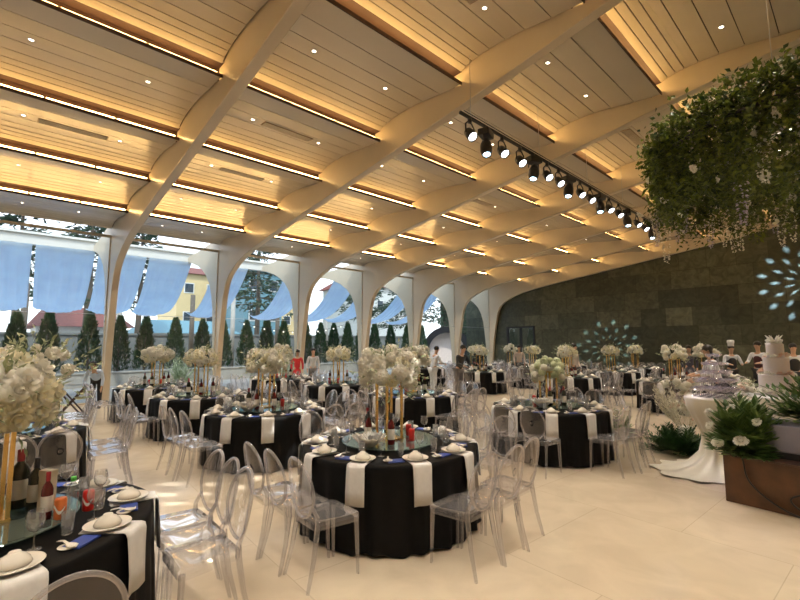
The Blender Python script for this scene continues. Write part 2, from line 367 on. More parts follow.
# ------------------------------------------------------------------ ribs that run down into the columns
IN = [(-1.9, 6.39), (-3.55, 6.12), (-6.33, 5.74), (-9.33, 5.34), (-11, 5.13), (-12.44, 4.93), (-13.4, 4.76), (-14.15, 4.56), (-14.75, 4.3), (-15.1, 4.05), (-15.3, 3.75), (-15.42, 3.4), (-15.5, 3.0), (-15.65, 2.2), (-15.78, 1.2), (-15.88, 0)]
OUTL = [(-16.2, 0), (-16.26, 1.21), (-16.34, 2.2), (-16.45, 3.1), (-16.6, 3.6), (-16.85, 4.05), (-17.25, 4.43), (-17.75, 4.72), (-18.3, 4.95), (-19.0, 5.15), (-19.6, 5.28)]
TOPL = [(-19.62, 5.48), (-18.6, 5.52), (-17.4, 5.6), (-16, 5.72), (-13.6, 5.75), (-9, 6.28), (-4.5, 6.78), (0, 7.2), (XR, 7.6)]
BOT = [(XR, 7.2), (2.5, 6.93), (0, 6.66)]
def rib_poly():
    # smooth the inner curve with Catmull-Rom subdivision
    pts = BOT+IN; out = []
    for i in range(len(pts)-1):
        p0 = pts[max(i-1, 0)]; p1 = pts[i]; p2 = pts[i+1]; p3 = pts[min(i+2, len(pts)-1)]
        for k in range(3):
            t = k/3
            out.append(tuple(.5*(2*p1[d]+(p2[d]-p0[d])*t+(2*p0[d]-5*p1[d]+4*p2[d]-p3[d])*t*t+(3*p1[d]-p0[d]-3*p2[d]+p3[d])*t**3) for d in (0, 1)))
    return out+[pts[-1]]
RP = rib_poly()
def rib_mesh():
    # strips between inner curve and outline keep the concave polygon clean
    mb = MB()
    inner = RP; outer = list(reversed(OUTL[1:]))
    # body: upper (roof) part
    top = list(reversed(TOPL))
    def zt(x):
        for (a, p), (b, q) in zip(top, top[1:]):
            if b <= x <= a: return p+(q-p)*(x-a)/(b-a)
        return top[0][1]
    up = [p for p in inner if p[0] > -15.1]
    k = len(up); vs = []
    for y in (0, RT):
        vs += [(p[0], y, p[1]) for p in up]+[(p[0], y, zt(p[0])) for p in up]
    fs = []
    for i in range(k-1):
        fs += [(i, i+1, k+i+1, k+i), (2*k+i+1, 2*k+i, 3*k+i, 3*k+i+1), (i+1, i, 2*k+i, 2*k+i+1), (k+i, k+i+1, 3*k+i+1, 3*k+i)]
    fs.append((0, k, 3*k, 2*k))
    mb.add(vs, fs)
    # column part: inner from x<=-15.1 down, outline up, closed over the top
    col = [up[-1]]+[p for p in inner if p[0] <= -15.1]
    poly = col+OUTL+TOPL[:4]+[(up[-1][0], zt(up[-1][0]))]
    mb.prism(poly, 'y', 0, RT)
    return mb
rm = rib_mesh().mesh('trim', M['rib'])
for i, y in enumerate(RY):
    o = bpy.data.objects.new(f'trim_{i+1}', rm); COL.objects.link(o); o.location = (0, y, 0); o['kind'] = 'structure'
    b = o.modifiers.new('bevel', 'BEVEL'); b.width = .012; b.segments = 2; b.limit_method = 'ANGLE'; b.angle_limit = radians(50)

# glass bays
for i, (ya, yb) in enumerate(bays):
    a, b = ya+RT, yb
    mb = MB(); mb.bbox(GX-.02, GX+.02, a, a+.03, 0, 5.2); mb.bbox(GX-.02, GX+.02, b-.03, b, 0, 5.2); mb.bbox(GX-.03, GX+.03, a, b, 0, .06); mb.bbox(GX-.03, GX+.03, a, b, 5.14, 5.22)
    w = struct(mb, f'window_{i+1}', M['rib'])
    mb = MB(); mb.bbox(GX-.006, GX+.006, a+.03, b-.03, .06, 5.14); mb.build('window_pane', M['pane'], w)
    mb = MB(); mb.tube([(GX+.03, a+.03, 2.72), (GX+.03, b-.03, 2.72)], .007)
    for y in (a+.05, b-.05):
        for z in (2.5, 2.72, 2.95): mb.tube([(GX+.015, y, z), (GX+.05, y, z)], .02)
    mb.build('fitting', M['steel'], w)

# ------------------------------------------------------------------ banquet tables
TABLES = [  # x, y, row name, column phrase
    (-3.55, -.05, 'front-row', 'nearest the stage'), (-7.1, 0, 'front-row', 'second from the stage'), (-10.4, 0, 'front-row', 'nearest the windows'),
    (-3.55, 3.12, 'second-row', 'nearest the stage'), (-6.66, 3.21, 'second-row', 'second from the stage'), (-9.42, 3.11, 'second-row', 'third from the stage'), (-12.15, 2.95, 'second-row', 'nearest the windows'),
    (-3.68, 6.76, 'third-row', 'nearest the stage'), (-6.55, 6.41, 'third-row', 'second from the stage'), (-9.51, 6.59, 'third-row', 'third from the stage'), (-12.2, 6.37, 'third-row', 'nearest the windows'),
    (-3.55, 13.22, 'fourth-row', 'nearest the stage'), (-6.37, 12.92, 'fourth-row', 'second from the stage'), (-9.79, 13.07, 'fourth-row', 'third from the stage'), (-12.7, 13.03, 'fourth-row', 'nearest the windows'),
    (-3.5, 16.2, 'fifth-row', 'nearest the stage'), (-6.31, 16.1, 'fifth-row', 'second from the stage'), (-9.4, 16.1, 'fifth-row', 'third from the stage'), (-12.4, 16.1, 'fifth-row', 'nearest the windows'),
    (-6.5, 19.05, 'last-row', 'nearest the stage'), (-9.5, 19.05, 'last-row', 'second from the stage'), (-12.4, 19.05, 'last-row', 'nearest the windows')]

def table_proto():
    t = thing('banquet_table', '', 'table')
    mb = MB(); mb.lathe([(.001, .72), (.89, .72), (.895, .73), (.89, .745), (.001, .745)], 40); mb.build('tabletop', M['woodblack'], t)
    for k in range(4):
        a = pi/4+k*pi/2; mb = MB(); mb.tube([(.55*cos(a), .55*sin(a), .72), (.68*cos(a), .68*sin(a), 0)], .02); mb.build('leg', M['black'], t, True)
    return t
def cloth_mesh():
    mb = MB(); n = 180; vs = []; prof = [(.0, .752, 0), (.5, .752, 0), (.885, .752, 0), (.905, .745, .0), (.908, .7, .002), (.91, .55, .008), (.915, .35, .018), (.92, .15, .026), (.925, .02, .032)]
    for i, (r, z, amp) in enumerate(prof):
        for j in range(n):
            a = 2*pi*j/n; w = sin(a*26+.9*sin(a*3))*.65+sin(a*41+1.3)*.35
            rr = r+amp*w; vs.append((rr*cos(a), rr*sin(a), z+(.012*sin(a*11) if i == 8 else 0)))
    fs = [(i*n+j, i*n+(j+1) % n, (i+1)*n+(j+1) % n, (i+1)*n+j) for i in range(len(prof)-1) for j in range(n)]
    mb.add(vs, fs); return mb
tab0 = table_proto()
cl0 = cloth_mesh().build('tablecloth', M['cloth'], None, True)

# ------------------------------------------------------------------ the clear chair
def chair_proto():
    t = thing('acrylic_chair', '', 'chair')
    # seat: rounded slab with a shallow apron
    mb = MB()
    def outl(s, z):
        pts = []
        fw, bw, d = .2*s, .175*s, .2*s
        for (cx, cy, a0) in ((fw-.04, d-.05, 0), (-fw+.04, d-.05, 90), (-bw+.05, -d+.05, 180), (bw-.05, -d+.05, 270)):
            for k in range(5):
                a = radians(a0+k*22.5); pts.append((cx+.045*cos(a), cy+.045*sin(a), z))
        return pts
    L = [outl(1, .405), outl(1.0, .452), outl(.97, .462), outl(.6, .452)]
    k = 20; vs = [p for l in L for p in l]
    mb.add(vs, [(i*k+j, i*k+(j+1) % k, (i+1)*k+(j+1) % k, (i+1)*k+j) for i in range(3) for j in range(k)]+[tuple(3*k+j for j in range(k))])
    mb.build('seat', M['chair'], t, True)
    # oval back, leaning back and gently dished
    def bp(u, v):     # u across, v up in -1..1
        z = .70+.225*v; y = -.205-.075*(z-.46)/.46-.035*(1-u*u*.9)+.02
        return Vector((u*.183, y, z))
    mb = MB(); rings = 6; n = 28; vs = [bp(0, 0)]; fs = []
    for i in range(1, rings+1):
        for j in range(n):
            a = 2*pi*j/n; vs.append(bp(i/rings*cos(a), i/rings*sin(a)))
    for j in range(n): fs.append((0, 1+j, 1+(j+1) % n))
    for i in range(rings-1):
        for j in range(n): fs.append((1+i*n+j, 1+i*n+(j+1) % n, 1+(i+1)*n+(j+1) % n, 1+(i+1)*n+j))
    mb.add(vs, fs); mb.build('backrest', M['chairback'], t, True)
    mb = MB(); mb.tube([bp(cos(2*pi*j/36), sin(2*pi*j/36)) for j in range(36)], .0115, 8, closed=True)
    mb.build('back_rim', M['chairrim'], t, True)
    for s in (-1, 1):
        mb = MB(); mb.tube([(s*.172, .168, .43), (s*.176, .175, .2), (s*.18, .18, 0)], [.021, .017, .013], 6); mb.build('leg', M['chair'], t)
        mb = MB(); e = bp(s*cos(.55), -sin(.55)); mb.tube([e, Vector((s*.158, -.175, .5)), (s*.16, -.175, .42), (s*.17, -.21, .2), (s*.183, -.262, 0)], [.012, .017, .021, .018, .013], 6); mb.build('leg', M['chair'], t)
    return t
chair0 = chair_proto()

# ------------------------------------------------------------------ tableware prototypes
def napkin_proto():
    mb = MB(); vs = []; fs = []; nu = 5
    P = [(-.13, .003), (0, .003), (.125, .004), (.143, -.002), (.152, -.03), (.157, -.12), (.164, -.22), (.168, -.335)]
    for i, (r, z) in enumerate(P):
        for k in range(nu):
            u = k/(nu-1)-.5; vs.append((r+.006*sin(u*9+i), u*.17, z))
    fs = [(i*nu+k, i*nu+k+1, (i+1)*nu+k+1, (i+1)*nu+k) for i in range(len(P)-1) for k in range(nu-1)]
    mb.add(vs, fs); o = mb.build('napkin', M['napkin'], None, True)
    sm = o.modifiers.new('thick', 'SOLIDIFY'); sm.thickness = .004; sm.offset = 1
    return tag(o, '', 'napkin')
def plate_proto():
    mb = MB(); mb.lathe([(.001, .0), (.06, .0), (.085, .006), (.118, .016), (.12, .019), (.115, .019), (.085, .011), (.001, .008)], 28)
    return tag(mb.build('plate', M['china'], None, True), '', 'plate')
def bowl_proto():      # turned upside down on its plate
    mb = MB(); mb.lathe([(.068, 0), (.07, .004), (.062, .022), (.045, .04), (.028, .049), (.026, .05), (.024, .058), (.021, .058), (.02, .052), (.001, .052)], 24)
    return tag(mb.build('bowl', M['china'], None, True), '', 'bowl')
def wine_proto():
    t = thing('wine_glass', '', 'glass')
    mb = MB(); mb.lathe([(.033, 0), (.033, .003), (.006, .008), (.004, .03), (.004, .085), (.008, .09)], 16); mb.build('stem', M['glass'], t, True)
    mb = MB(); mb.lathe([(.006, .088), (.026, .1), (.039, .125), (.041, .15), (.035, .185), (.033, .195)][0:6], 18); mb.f.pop(); mb.m.pop(); mb.build('goblet', M['glass'], t, True)
    return t
def tumbler_proto():
    mb = MB(); mb.lathe([(.026, 0), (.028, .004), (.032, .12), (.0305, .12), (.026, .012), (.001, .01)], 16)
    return tag(mb.build('tumbler', M['glass'], None, True), '', 'glass')
def spoon_proto():
    t = thing('soup_spoon', '', 'spoon')
    mb = MB(); vs = []; fs = []
    for i, (x, w, z) in enumerate([(-.06, .012, .012), (-.05, .02, .004), (-.03, .026, .002), (-.008, .02, .006), (.005, .009, .018), (.03, .008, .026), (.06, .009, .022), (.075, .006, .018)]):
        for k in range(5):
            u = k/2-1; vs.append((x, u*w, z+(.012*u*u if x < 0 else .002*u*u)))
    mb.add(vs, [(i*5+k, i*5+k+1, i*5+k+6, i*5+k+5) for i in range(7) for k in range(4)])
    o = mb.build('spoon', M['china'], t, True); sm = o.modifiers.new('thick', 'SOLIDIFY'); sm.thickness = .004
    mb = MB(); mb.lathe([(.001, 0), (.035, .0), (.045, .007), (.043, .009), (.001, .005)], 18); mb.build('rest', M['china'], t, True)
    return t
def card_proto():
    mb = MB(); mb.bbox(-.05, .05, -.075, .075, 0, .004); mb.bbox(-.048, .048, -.073, .073, .005, .008)
    return tag(mb.build('folded_card', M['blue']), '', 'card')
def susan_proto():
    t = thing('lazy_susan', '', 'turntable')
    mb = MB(); mb.lathe([(.001, .022), (.5, .022), (.503, .027), (.5, .032), (.001, .032)], 48); mb.build('glass_disc', M['susan'], t, False)
    mb = MB(); mb.lathe([(.001, 0), (.11, 0), (.1, .018), (.001, .021)], 24); mb.build('base', M['steel'], t, True)
    return t
def wine_bottle(name, body, cap, labcol, s=1.):
    t = thing(name, '', 'bottle')
    mb = MB(); mb.lathe([(.001, 0), (.036*s, 0), (.038*s, .01), (.038*s, .19), (.03*s, .215), (.0145*s, .24), (.0135*s, .265)], 16); mb.build('body', body, t, True)
    mb = MB(); mb.lathe([(.0142*s, .245), (.0155*s, .25), (.0155*s, .305), (.012*s, .308), (.001, .308)], 14); mb.build('cap', cap, t, True)
    mb = MB(); mb.lathe([(.0385*s, .05), (.0388*s, .052), (.0388*s, .15), (.0385*s, .152)], 16); mb.f = mb.f[:-2]; mb.m = mb.m[:-2]; mb.build('paper_label', labcol, t, True)
    return t
def can(name, m):
    t = thing(name, '', 'can')
    mb = MB(); mb.lathe([(.001, 0), (.025, 0), (.031, .008), (.031, .108), (.026, .12), (.001, .117)], 18); mb.build('body', m, t, True)
    mb = MB(); vs = []
    for i in range(13):
        u = i/12; a = -1.3+2.6*u
        for s in (-1, 1): vs.append((.0315*cos(a), .0315*sin(a), .06+.018*sin(u*7)+s*(.004+.006*sin(pi*u))))
    mb.add(vs, [(2*i, 2*i+2, 2*i+3, 2*i+1) for i in range(12)]); mb.build('white_wave', M['whitemark'], t, True)
    return t
nap0, plate0, bowl0, wine0, tum0, spoon0, card0, sus0 = napkin_proto(), plate_proto(), bowl_proto(), wine_proto(), tumbler_proto(), spoon_proto(), card_proto(), susan_proto()
bot_dark = wine_bottle('wine_bottle', M['wine'], M['capred'], M['labelc']); bot_red = wine_bottle('red_wine_bottle', M['winered'], M['black'], M['labelc'], .95)
can_red = can('soda_can', M['canred']); can_or = can('orange_can', M['canorange'])

# ------------------------------------------------------------------ flowers
def rose_mesh(name, m):
    mb = MB()
    for ring, (cnt, r0, h, lean) in enumerate(((4, .3, .8, .1), (5, .55, .85, .35), (6, .8, .7, .75), (7, .95, .45, 1.15))):
        for k in range(cnt):
            a0 = 2*pi*k/cnt+ring*.5; wd = 2*pi/cnt*.72
            vs = []
            for i in range(4):
                v = i/3
                for j in range(4):
                    u = j/3-.5; a = a0+u*wd*2*(.55+.45*sin(pi*(v*.8+.15)))*.8
                    r = r0*(.35+.65*v**.7)*(1+.12*lean*v*v); z = -.3+h*v-lean*.35*v**3-.18*(2*u)**2*v
                    vs.append((r*cos(a), r*sin(a), z))
            mb.add(vs, [(i*4+j, i*4+j+1, i*4+j+5, i*4+j+4) for i in range(3) for j in range(3)])
    mb.blob((0, 0, -.1), .3, 8, 5)
    return mb.mesh(name, m, True)
def puff_mesh(name, m, n=70):
    mb = MB(); ga = pi*(3-sqrt(5))
    for i in range(n):
        z = 1-2*(i+.5)/n; r = sqrt(1-z*z); d = Vector((r*cos(i*ga), r*sin(i*ga), z)); s = d.orthogonal().normalized(); q = d.cross(s); w = .2+.06*random.random(); c = d*(.88+.12*random.random())
        for a in range(4):
            e = s*cos(a*pi/2+i)+q*sin(a*pi/2+i); e2 = s*cos(a*pi/2+i+.8)+q*sin(a*pi/2+i+.8); e0 = s*cos(a*pi/2+i-.8)+q*sin(a*pi/2+i-.8)
            mb.add([c-d*.05, c+e0*w*.6, c+e*w+d*.02, c+e2*w*.6], [(0, 1, 2, 3)])
    mb.blob((0, 0, 0), .86, 10, 6)
    return mb.mesh(name, m, True)
ROSE_C, ROSE_W, ROSE_B = rose_mesh('blossom', M['cream']), rose_mesh('blossom', M['white_fl']), rose_mesh('blossom', M['blush'])
PUFF_W, PUFF_G = puff_mesh('blossom', M['white_fl']), puff_mesh('blossom', M['hyd'])
def sprig_mesh(n, R, m, up=.3, l=(.05, .11), sq=.8):
    mb = MB()
    for i in range(n):
        d = Vector((random.gauss(0, 1), random.gauss(0, 1), random.gauss(up, 1))).normalized(); r = R*random.uniform(.55, 1.1)
        p = Vector((d.x*r, d.y*r, d.z*r*sq))
        for k in range(3):
            mb.leaf(p+d*.03*k, d+Vector((random.uniform(-.9, .9), random.uniform(-.9, .9), random.uniform(-.6, .6))), random.uniform(*l), random.uniform(*l)*.4)
    return mb.mesh('foliage', m)
FOL = [sprig_mesh(75, .33, M['sage'], l=(.03, .07)), sprig_mesh(90, .33, M['sage'], l=(.04, .08))]
mb = MB(); mb.bbox(-.11, .11, -.11, .11, 0, .015); base_me = mb.mesh('stand_base', M['gold'])
mb = MB(); mb.bbox(-.011, .011, -.011, .011, .015, .6); pole_me = mb.mesh('pole', M['gold'])
mb = MB(); mb.bbox(-.11, .11, -.11, .11, .6, .612); top_me = mb.mesh('stand_top', M['gold'])
def add(nm, me, parent, loc=(0, 0, 0), rot=None, sc=None):
    o = bpy.data.objects.new(nm, me); COL.objects.link(o); o.parent = parent; o.location = loc
    if rot: o.rotation_euler = rot
    if sc: o.scale = (sc,)*3
    return o
def centerpiece(loc, label, style, R=.3, nb=26, hz=0.7, squash=.72, seed=0, lift=0, bs=1.):
    rn = random.Random(seed)
    t = thing('flower_centerpiece', label, 'flowers', loc, rn.uniform(-.2, .2), 'flower centerpieces on gold stands')
    add('stand_base', base_me, t); add('stand_top', top_me, t, (0, 0, lift))
    for sx in (-1, 1):
        for sy in (-1, 1):
            o = add('pole', pole_me, t, (sx*.095, sy*.095, 0))
            if lift: o.scale = (1, 1, (.6+lift)/.6)
    o = add('foliage', FOL[0 if style != 'leafy' else 1], t, (0, 0, hz+lift+.08), (0, 0, rn.uniform(0, 6)), R/.3); o['kind'] = 'stuff'
    for i in range(nb):
        z = 1-1.55*(i+.5)/nb; r = sqrt(max(0, 1-z*z)); a = i*2.39996+rn.uniform(-.3, .3)
        d = Vector((r*cos(a), r*sin(a), z)); rr = R*rn.uniform(.8, 1.02)
        p = Vector((d.x*rr, d.y*rr, hz+lift+.1+d.z*rr*squash))
        me = {'cream': [ROSE_C, ROSE_W, PUFF_W], 'hyd': [PUFF_G, PUFF_W, PUFF_G], 'yellow': [ROSE_C, ROSE_C, ROSE_W], 'leafy': [ROSE_C, PUFF_W, ROSE_W], 'white': [PUFF_W, ROSE_W, ROSE_W]}[style][rn.randrange(3)]
        q = d.to_track_quat('Z', 'Y').to_euler()
        add('blossom', me, t, p, q, R*bs*rn.uniform(.16, .26)*(1.25 if me in (PUFF_W, PUFF_G) else 1))
    return t

# ------------------------------------------------------------------ lay the tables
SIDE = {'S': 'camera side', 'E': 'stage side', 'N': 'stone-wall side', 'W': 'window side'}
THREE = {1: ['lone one'], 2: ['first', 'second'], 3: ['first', 'middle', 'last']}
nrow = {'front-row': 0, 'second-row': 1, 'third-row': 2, 'fourth-row': 3, 'fifth-row': 4, 'last-row': 5}
ROWTXT = {}
styles = ['leafy', 'white', 'cream', 'cream', 'cream', 'yellow', 'cream', 'hyd', 'cream', 'yellow', 'cream', 'cream', 'yellow', 'yellow', 'white', 'cream', 'yellow', 'yellow', 'white', 'yellow', 'yellow', 'white']
for ti, (cx, cy, row, colp) in enumerate(TABLES):
    TP = f'{row} table {colp}'
    near = nrow[row] <= 2; mid = nrow[row] <= 1 or (ti in (7, 8))
    dup(tab0, (cx, cy, 0), .2*ti, f'round banquet table under black cloth, {row}, {colp}', 'round banquet tables')
    dup(cl0, (cx, cy, 0), random.uniform(0, 6), f'black cloth draped to the floor over {TP}', 'black tablecloths'); 
    # chairs
    sides = {'S': [.5, .13, -.24], 'E': [-.2, .17, .54], 'N': [-.22, .15, .52], 'W': [-.1]}
    if ti == 0: sides = {'S': [.0], 'E': [.33], 'N': [.5, .19, -.13], 'W': [-.1]}
    if ti in (1, 2): sides['S'] = [.13]
    if ti == 4: sides['E'] = [.38, .8]
    if ti == 5: sides['E'] = [.3, .7]; sides.pop('W')
    if ti == 7: sides['E'] = [-.38, .0, .38]; sides['S'] = [.46, .05, -.4]
    if ti in (14, 13): sides['W'] = [.0]
    if row in ('fifth-row',): sides['N'] = [.1, .5]; sides['S'] = [.4, 0, -.4]
    if row == 'last-row': sides['S'] = [.1, .5]
    if ti == 15: sides.pop('N')
    if ti == 9: sides.pop('W')
    if ti in (6, 10): sides['W'] = [-.2, .3]
    for sd, offs in sides.items():
        for k, o in enumerate(offs):
            R_ = 1.1 if abs(o) > .35 else 1.15
            jx, jr = random.uniform(-.02, .02), random.uniform(-.05, .05)
            loc, rz = {'S': ((cx+o, cy-R_+jx, 0), 0), 'N': ((cx+o, cy+R_+jx, 0), pi), 'E': ((cx+R_+jx, cy+o, 0), pi/2), 'W': ((cx-R_+jx, cy+o, 0), -pi/2)}[sd]
            dup(chair0, loc, rz+jr, f'clear acrylic chair, {THREE[len(offs)][k]} on {SIDE[sd]} of {TP}', 'clear acrylic chairs')
    # settings
    for k in range(10):
        a = radians(12.6+36*k); ux, uy = cos(a), sin(a)
        g = f'place settings on the {TP}'
        dup(nap0, (cx+.785*ux, cy+.785*uy, .754), a, f'white napkin hanging over the edge of {TP}', f'napkins on the {TP}')
        dup(plate0, (cx+.765*ux, cy+.765*uy, .7605), a, f'cream china plate lying on a napkin on {TP}', f'plates on the {TP}')
        dup(bowl0, (cx+.765*ux, cy+.765*uy, .7725), a, f'upturned cream china bowl on a plate on {TP}', f'bowls on the {TP}')
        b = a+.19; rr = .6 if not (ti == 0) else .62
        dup(wine0, (cx+rr*cos(b), cy+rr*sin(b), .754), 0, f'clear stemmed wine glass at a setting on {TP}', f'wine glasses on the {TP}')
        if near:
            b = a-.13; dup(tum0, (cx+.6*cos(b), cy+.6*sin(b), .754), 0, f'clear straight water tumbler at a setting on {TP}', f'tumblers on the {TP}')
        if mid:
            b = a+.3; dup(spoon0, (cx+.76*cos(b), cy+.76*sin(b), .7545), a+pi+.3, f'white china soup spoon on its rest on {TP}', f'soup spoons on the {TP}')
            b = a-.24; dup(card0, (cx+.77*cos(b), cy+.77*sin(b), .754), a-.1, f'royal blue folded card beside a plate on {TP}', f'blue cards on the {TP}')
    dup(sus0, (cx, cy, .7535), 0, f'greenish glass turntable in the middle of {TP}', 'glass turntables')
    st = styles[ti]
    if ti == 0:
        t0c = centerpiece((cx+.02, cy+.04, .786), 'large cream and white rose arrangement on gold stand, front-row table nearest the stage', 'yellow', .33, 60, .6, .8, ti, 0, 1.15)
        rn = random.Random(5)
        for k in range(16): add('blossom', PUFF_W if k % 2 else ROSE_W, t0c, (rn.uniform(-.35, -.1), rn.uniform(.1, .42), rn.uniform(.78, 1.0)), (rn.uniform(-.8, .8), rn.uniform(-.8, .8), 0), rn.uniform(.03, .05))
        add('foliage', FOL[0], t0c, (-.22, .26, .85), (0, 0, 2), .85)['kind'] = 'stuff'
    elif ti == 7: centerpiece((cx, cy, .786), 'pale green and white hydrangea ball on gold stand, third-row table nearest stage', st, .26, 26, .5, .95, ti, -.08)
    else: centerpiece((cx, cy, .786), f'tall {dict(cream="cream", yellow="yellowish", hyd="green", leafy="cream", white="white")[st]} flower centerpiece on gold stand, {TP}', st, .33 if near else .31, 44 if near else 30, .6 if near else .63, .72, ti, 0 if near else -.05)
    # bottles and cans around the stand
    if ti != 0 and nrow[row] <= 3:
        items = [(bot_dark, 'dark wine bottle with paper label', 'bottle')]*2+[(bot_red, 'red glass wine bottle', 'bottle')]*2+[(can_red, 'red drink can', 'can')]*(2 if near else 0)
        for k, (p, d, c) in enumerate(items):
            a = 2*pi*k/len(items)+ti*.7+.4
            dup(p, (cx+.26*cos(a), cy+.26*sin(a), .786), a+1.2, f'{d} on turntable of {TP}', f'{d}s on the {TP}')
    ROWTXT[ti] = TP

# things on the table nearest the camera, each at its own spot
TP = ROWTXT[0]
wb2 = wine_bottle('wine_bottle', M['wine'], M['capred'], M['labelc'], 1.15); dup(wb2, (-3.69, .15, .786), 1.2, 'big dark wine bottle with burgundy foil beside gold stand, nearest table', None, 1.15)
wb3 = wine_bottle('wine_bottle', M['wine'], M['black'], M['labelc'], 1.05); dup(wb3, (-3.59, .225, .786), 1, 'dark green wine bottle with black cap behind gold pole, nearest table')
wb4 = wine_bottle('wine_bottle', M['winered'], M['capred'], M['labelc'], .9); dup(wb4, (-3.35, .265, .786), 1.6, 'slim dark red bottle between menu box and orange can, nearest table', None, .86)
dup(can_or, (-3.285, .325, .786), -.6, 'orange drink can beside the dark red bottle on nearest table')
dup(can_red, (-3.33, .465, .786), -.7, 'red drink can with white wave right of the water bottle, nearest table', 'red drink cans')
t = thing('menu_box', 'upright beige card box between the bottles on nearest table', 'box', (-3.49, .275, .786), .7)
mb = MB(); mb.bbox(-.045, .045, -.02, .02, 0, .24); mb.build('carton', M['beige'], t, bevel=.003)
mb = MB(); mb.bbox(-.045, .045, -.022, .022, .21, .245); mb.build('flap', M['beige'], t)
t = thing('water_bottle', 'clear plastic water bottle with bright green cap on nearest table', 'bottle', (-3.35, .387, .786))
mb = MB(); mb.lathe([(.001, 0), (.03, 0), (.033, .01), (.031, .06), (.033, .08), (.033, .1), (.028, .155), (.013, .18), (.012, .19)], 18); mb.build('body', M['water'], t, True)
mb = MB(); mb.lathe([(.0145, .187), (.0145, .213), (.001, .214)], 14); mb.build('cap', M['capgreen'], t, True)
# big white scalloped dish and lily napkins on the second-row table
def lotus(loc, label):
    t = thing('scalloped_dish', label, 'dish', loc)
    mb = MB(); n = 40; prof = [(.05, 0, 0), (.07, .015, 0), (.12, .05, .006), (.165, .1, .016), (.16, .1, .016), (.11, .045, .006), (.001, .03, 0)]
    vs = []
    for r, z, amp in prof:
        for j in range(n): a = 2*pi*j/n; rr = r+amp*sin(10*a); vs.append((rr*cos(a), rr*sin(a), z+amp*.7*sin(10*a)))
    mb.add(vs, [(i*n+j, i*n+(j+1) % n, (i+1)*n+(j+1) % n, (i+1)*n+j) for i in range(6) for j in range(n)]); mb.build('bowl', M['china'], t, True)
    mb = MB()
    for i in range(40): a = random.uniform(0, 6.3); r = random.uniform(0, .12); mb.leaf((r*cos(a), r*sin(a), .06), (cos(a), sin(a), 1.2), .09, .05)
    o = mb.build('folded_linen', M['napkin'], t); o['kind'] = 'stuff'
lotus((-3.42, 2.74, .786), 'white scalloped dish of folded linen on second-row table nearest the stage')
lotus((-6.5, 2.85, .786), 'white scalloped dish on second-row table second from stage')
lotus((-3.6, 6.4, .786), 'white scalloped dish of linen on third-row table nearest the stage')

# ------------------------------------------------------------------ lighting truss
tp0, tp1 = Vector((-4.22, 5.35, 5.52)), Vector((-4.33, 15.1, 5.52))
t = thing('lighting_bar', 'long black lighting bar hung from wires under the ceiling', 'lighting bar', tuple(tp0))
mb = MB(); mb.tube([(0, -.1, 0), tp1-tp0], .03, 8); mb.build('bar', M['black'], t, True)
mb = MB(); mb.tube([(0, 0, .07), (tp1-tp0)+Vector((0, 0, .07))], .008, 6); mb.build('cable', M['cable'], t, True)
for k in range(5):
    q = tp0.lerp(tp1, (k+.08)/4.3); q2 = q-tp0; zr = roof_z(q.x)
    mb = MB(); mb.tube([q2, q2+Vector((0, 0, zr-q.z-.02))], .005, 6); mb.build('wire', M['steel'], t)
def par_proto(name, moving):
    t = thing(name, '', 'stage light')
    aim = Vector((.62, -.25, -.75)).normalized() if not moving else Vector((.15, -.3, -.95)).normalized()
    q = aim.to_track_quat('Z', 'Y').to_matrix(); c = Vector((0, 0, -.25 if not moving else -.34)); q = q*(.74 if not moving else .85)
    def T(mb):
        mb.v = [tuple(q @ Vector(p)+c) for p in mb.v]; return mb
    mb = MB(); mb.tube([(0, 0, .02), (0, 0, -.06)], .035, 8)
    mb.tube([(0, -.13, -.27), (0, -.13, -.12), (0, -.06, -.06), (0, .06, -.06), (0, .13, -.12), (0, .13, -.27)], .013, 6)
    mb.build('yoke', M['black'], t, True)
    if moving:
        mb = MB(); mb.box((0, 0, -.1), (.2, .3, .12)); mb.build('base_box', M['black'], t, bevel=.02)
        mb = MB(); mb.lathe([(.001, -.2), (.07, -.18), (.12, -.05), (.125, .08), (.09, .2), (.075, .2), (.07, .18)], 16); T(mb).build('head', M['black'], t, True)
        mb = MB(); mb.lathe([(.001, .182), (.07, .182)], 16); T(mb).build('lens', M['lensblue'], t)
    else:
        mb = MB(); mb.lathe([(.001, -.19), (.05, -.18), (.1, -.1), (.112, .0), (.112, .17), (.102, .17), (.1, .13)], 18); T(mb).build('lamp_can', M['black'], t, True)
        mb = MB(); mb.lathe([(.001, .135), (.1, .135)], 18); T(mb).build('lens', M['lens'], t)
    return t
par0, mh0 = par_proto('stage_spotlight', False), par_proto('moving_head_spotlight', True)
mb = MB(); mb.lathe([(.001, .183), (.069, .183)], 16)
seq = 'pmppmppmppmppmppm'
# positions along the bar worked out from the bar's even spacing
cnt = {'p': 0, 'm': 0}
OR2 = ['first', 'second', 'third', 'fourth', 'fifth', 'sixth', 'seventh', 'eighth', 'ninth', 'tenth', 'eleventh', 'twelfth']
YS = [5.5, 5.95, 6.45, 7.05, 7.55, 8.1, 8.6, 9.05, 9.65, 10.2, 10.75, 11.35, 12.0, 12.6, 13.4, 14.05, 14.7]
for ch, y in zip(seq, YS):
    q = tp0.lerp(tp1, (y-tp0.y)/(tp1.y-tp0.y)); i = cnt[ch]; cnt[ch] += 1
    if ch == 'p': dup(par0, (q.x, y, q.z-.03), random.uniform(-.15, .15), f'black round stage lamp, {OR2[i]} of its kind from the near end of the bar', 'stage lamps on the bar')
    else: dup(mh0, (q.x, y, q.z-.03), random.uniform(-.3, .3), f'black moving head lamp, {OR2[i]} of its kind from the near end of the bar', 'moving heads on the bar')

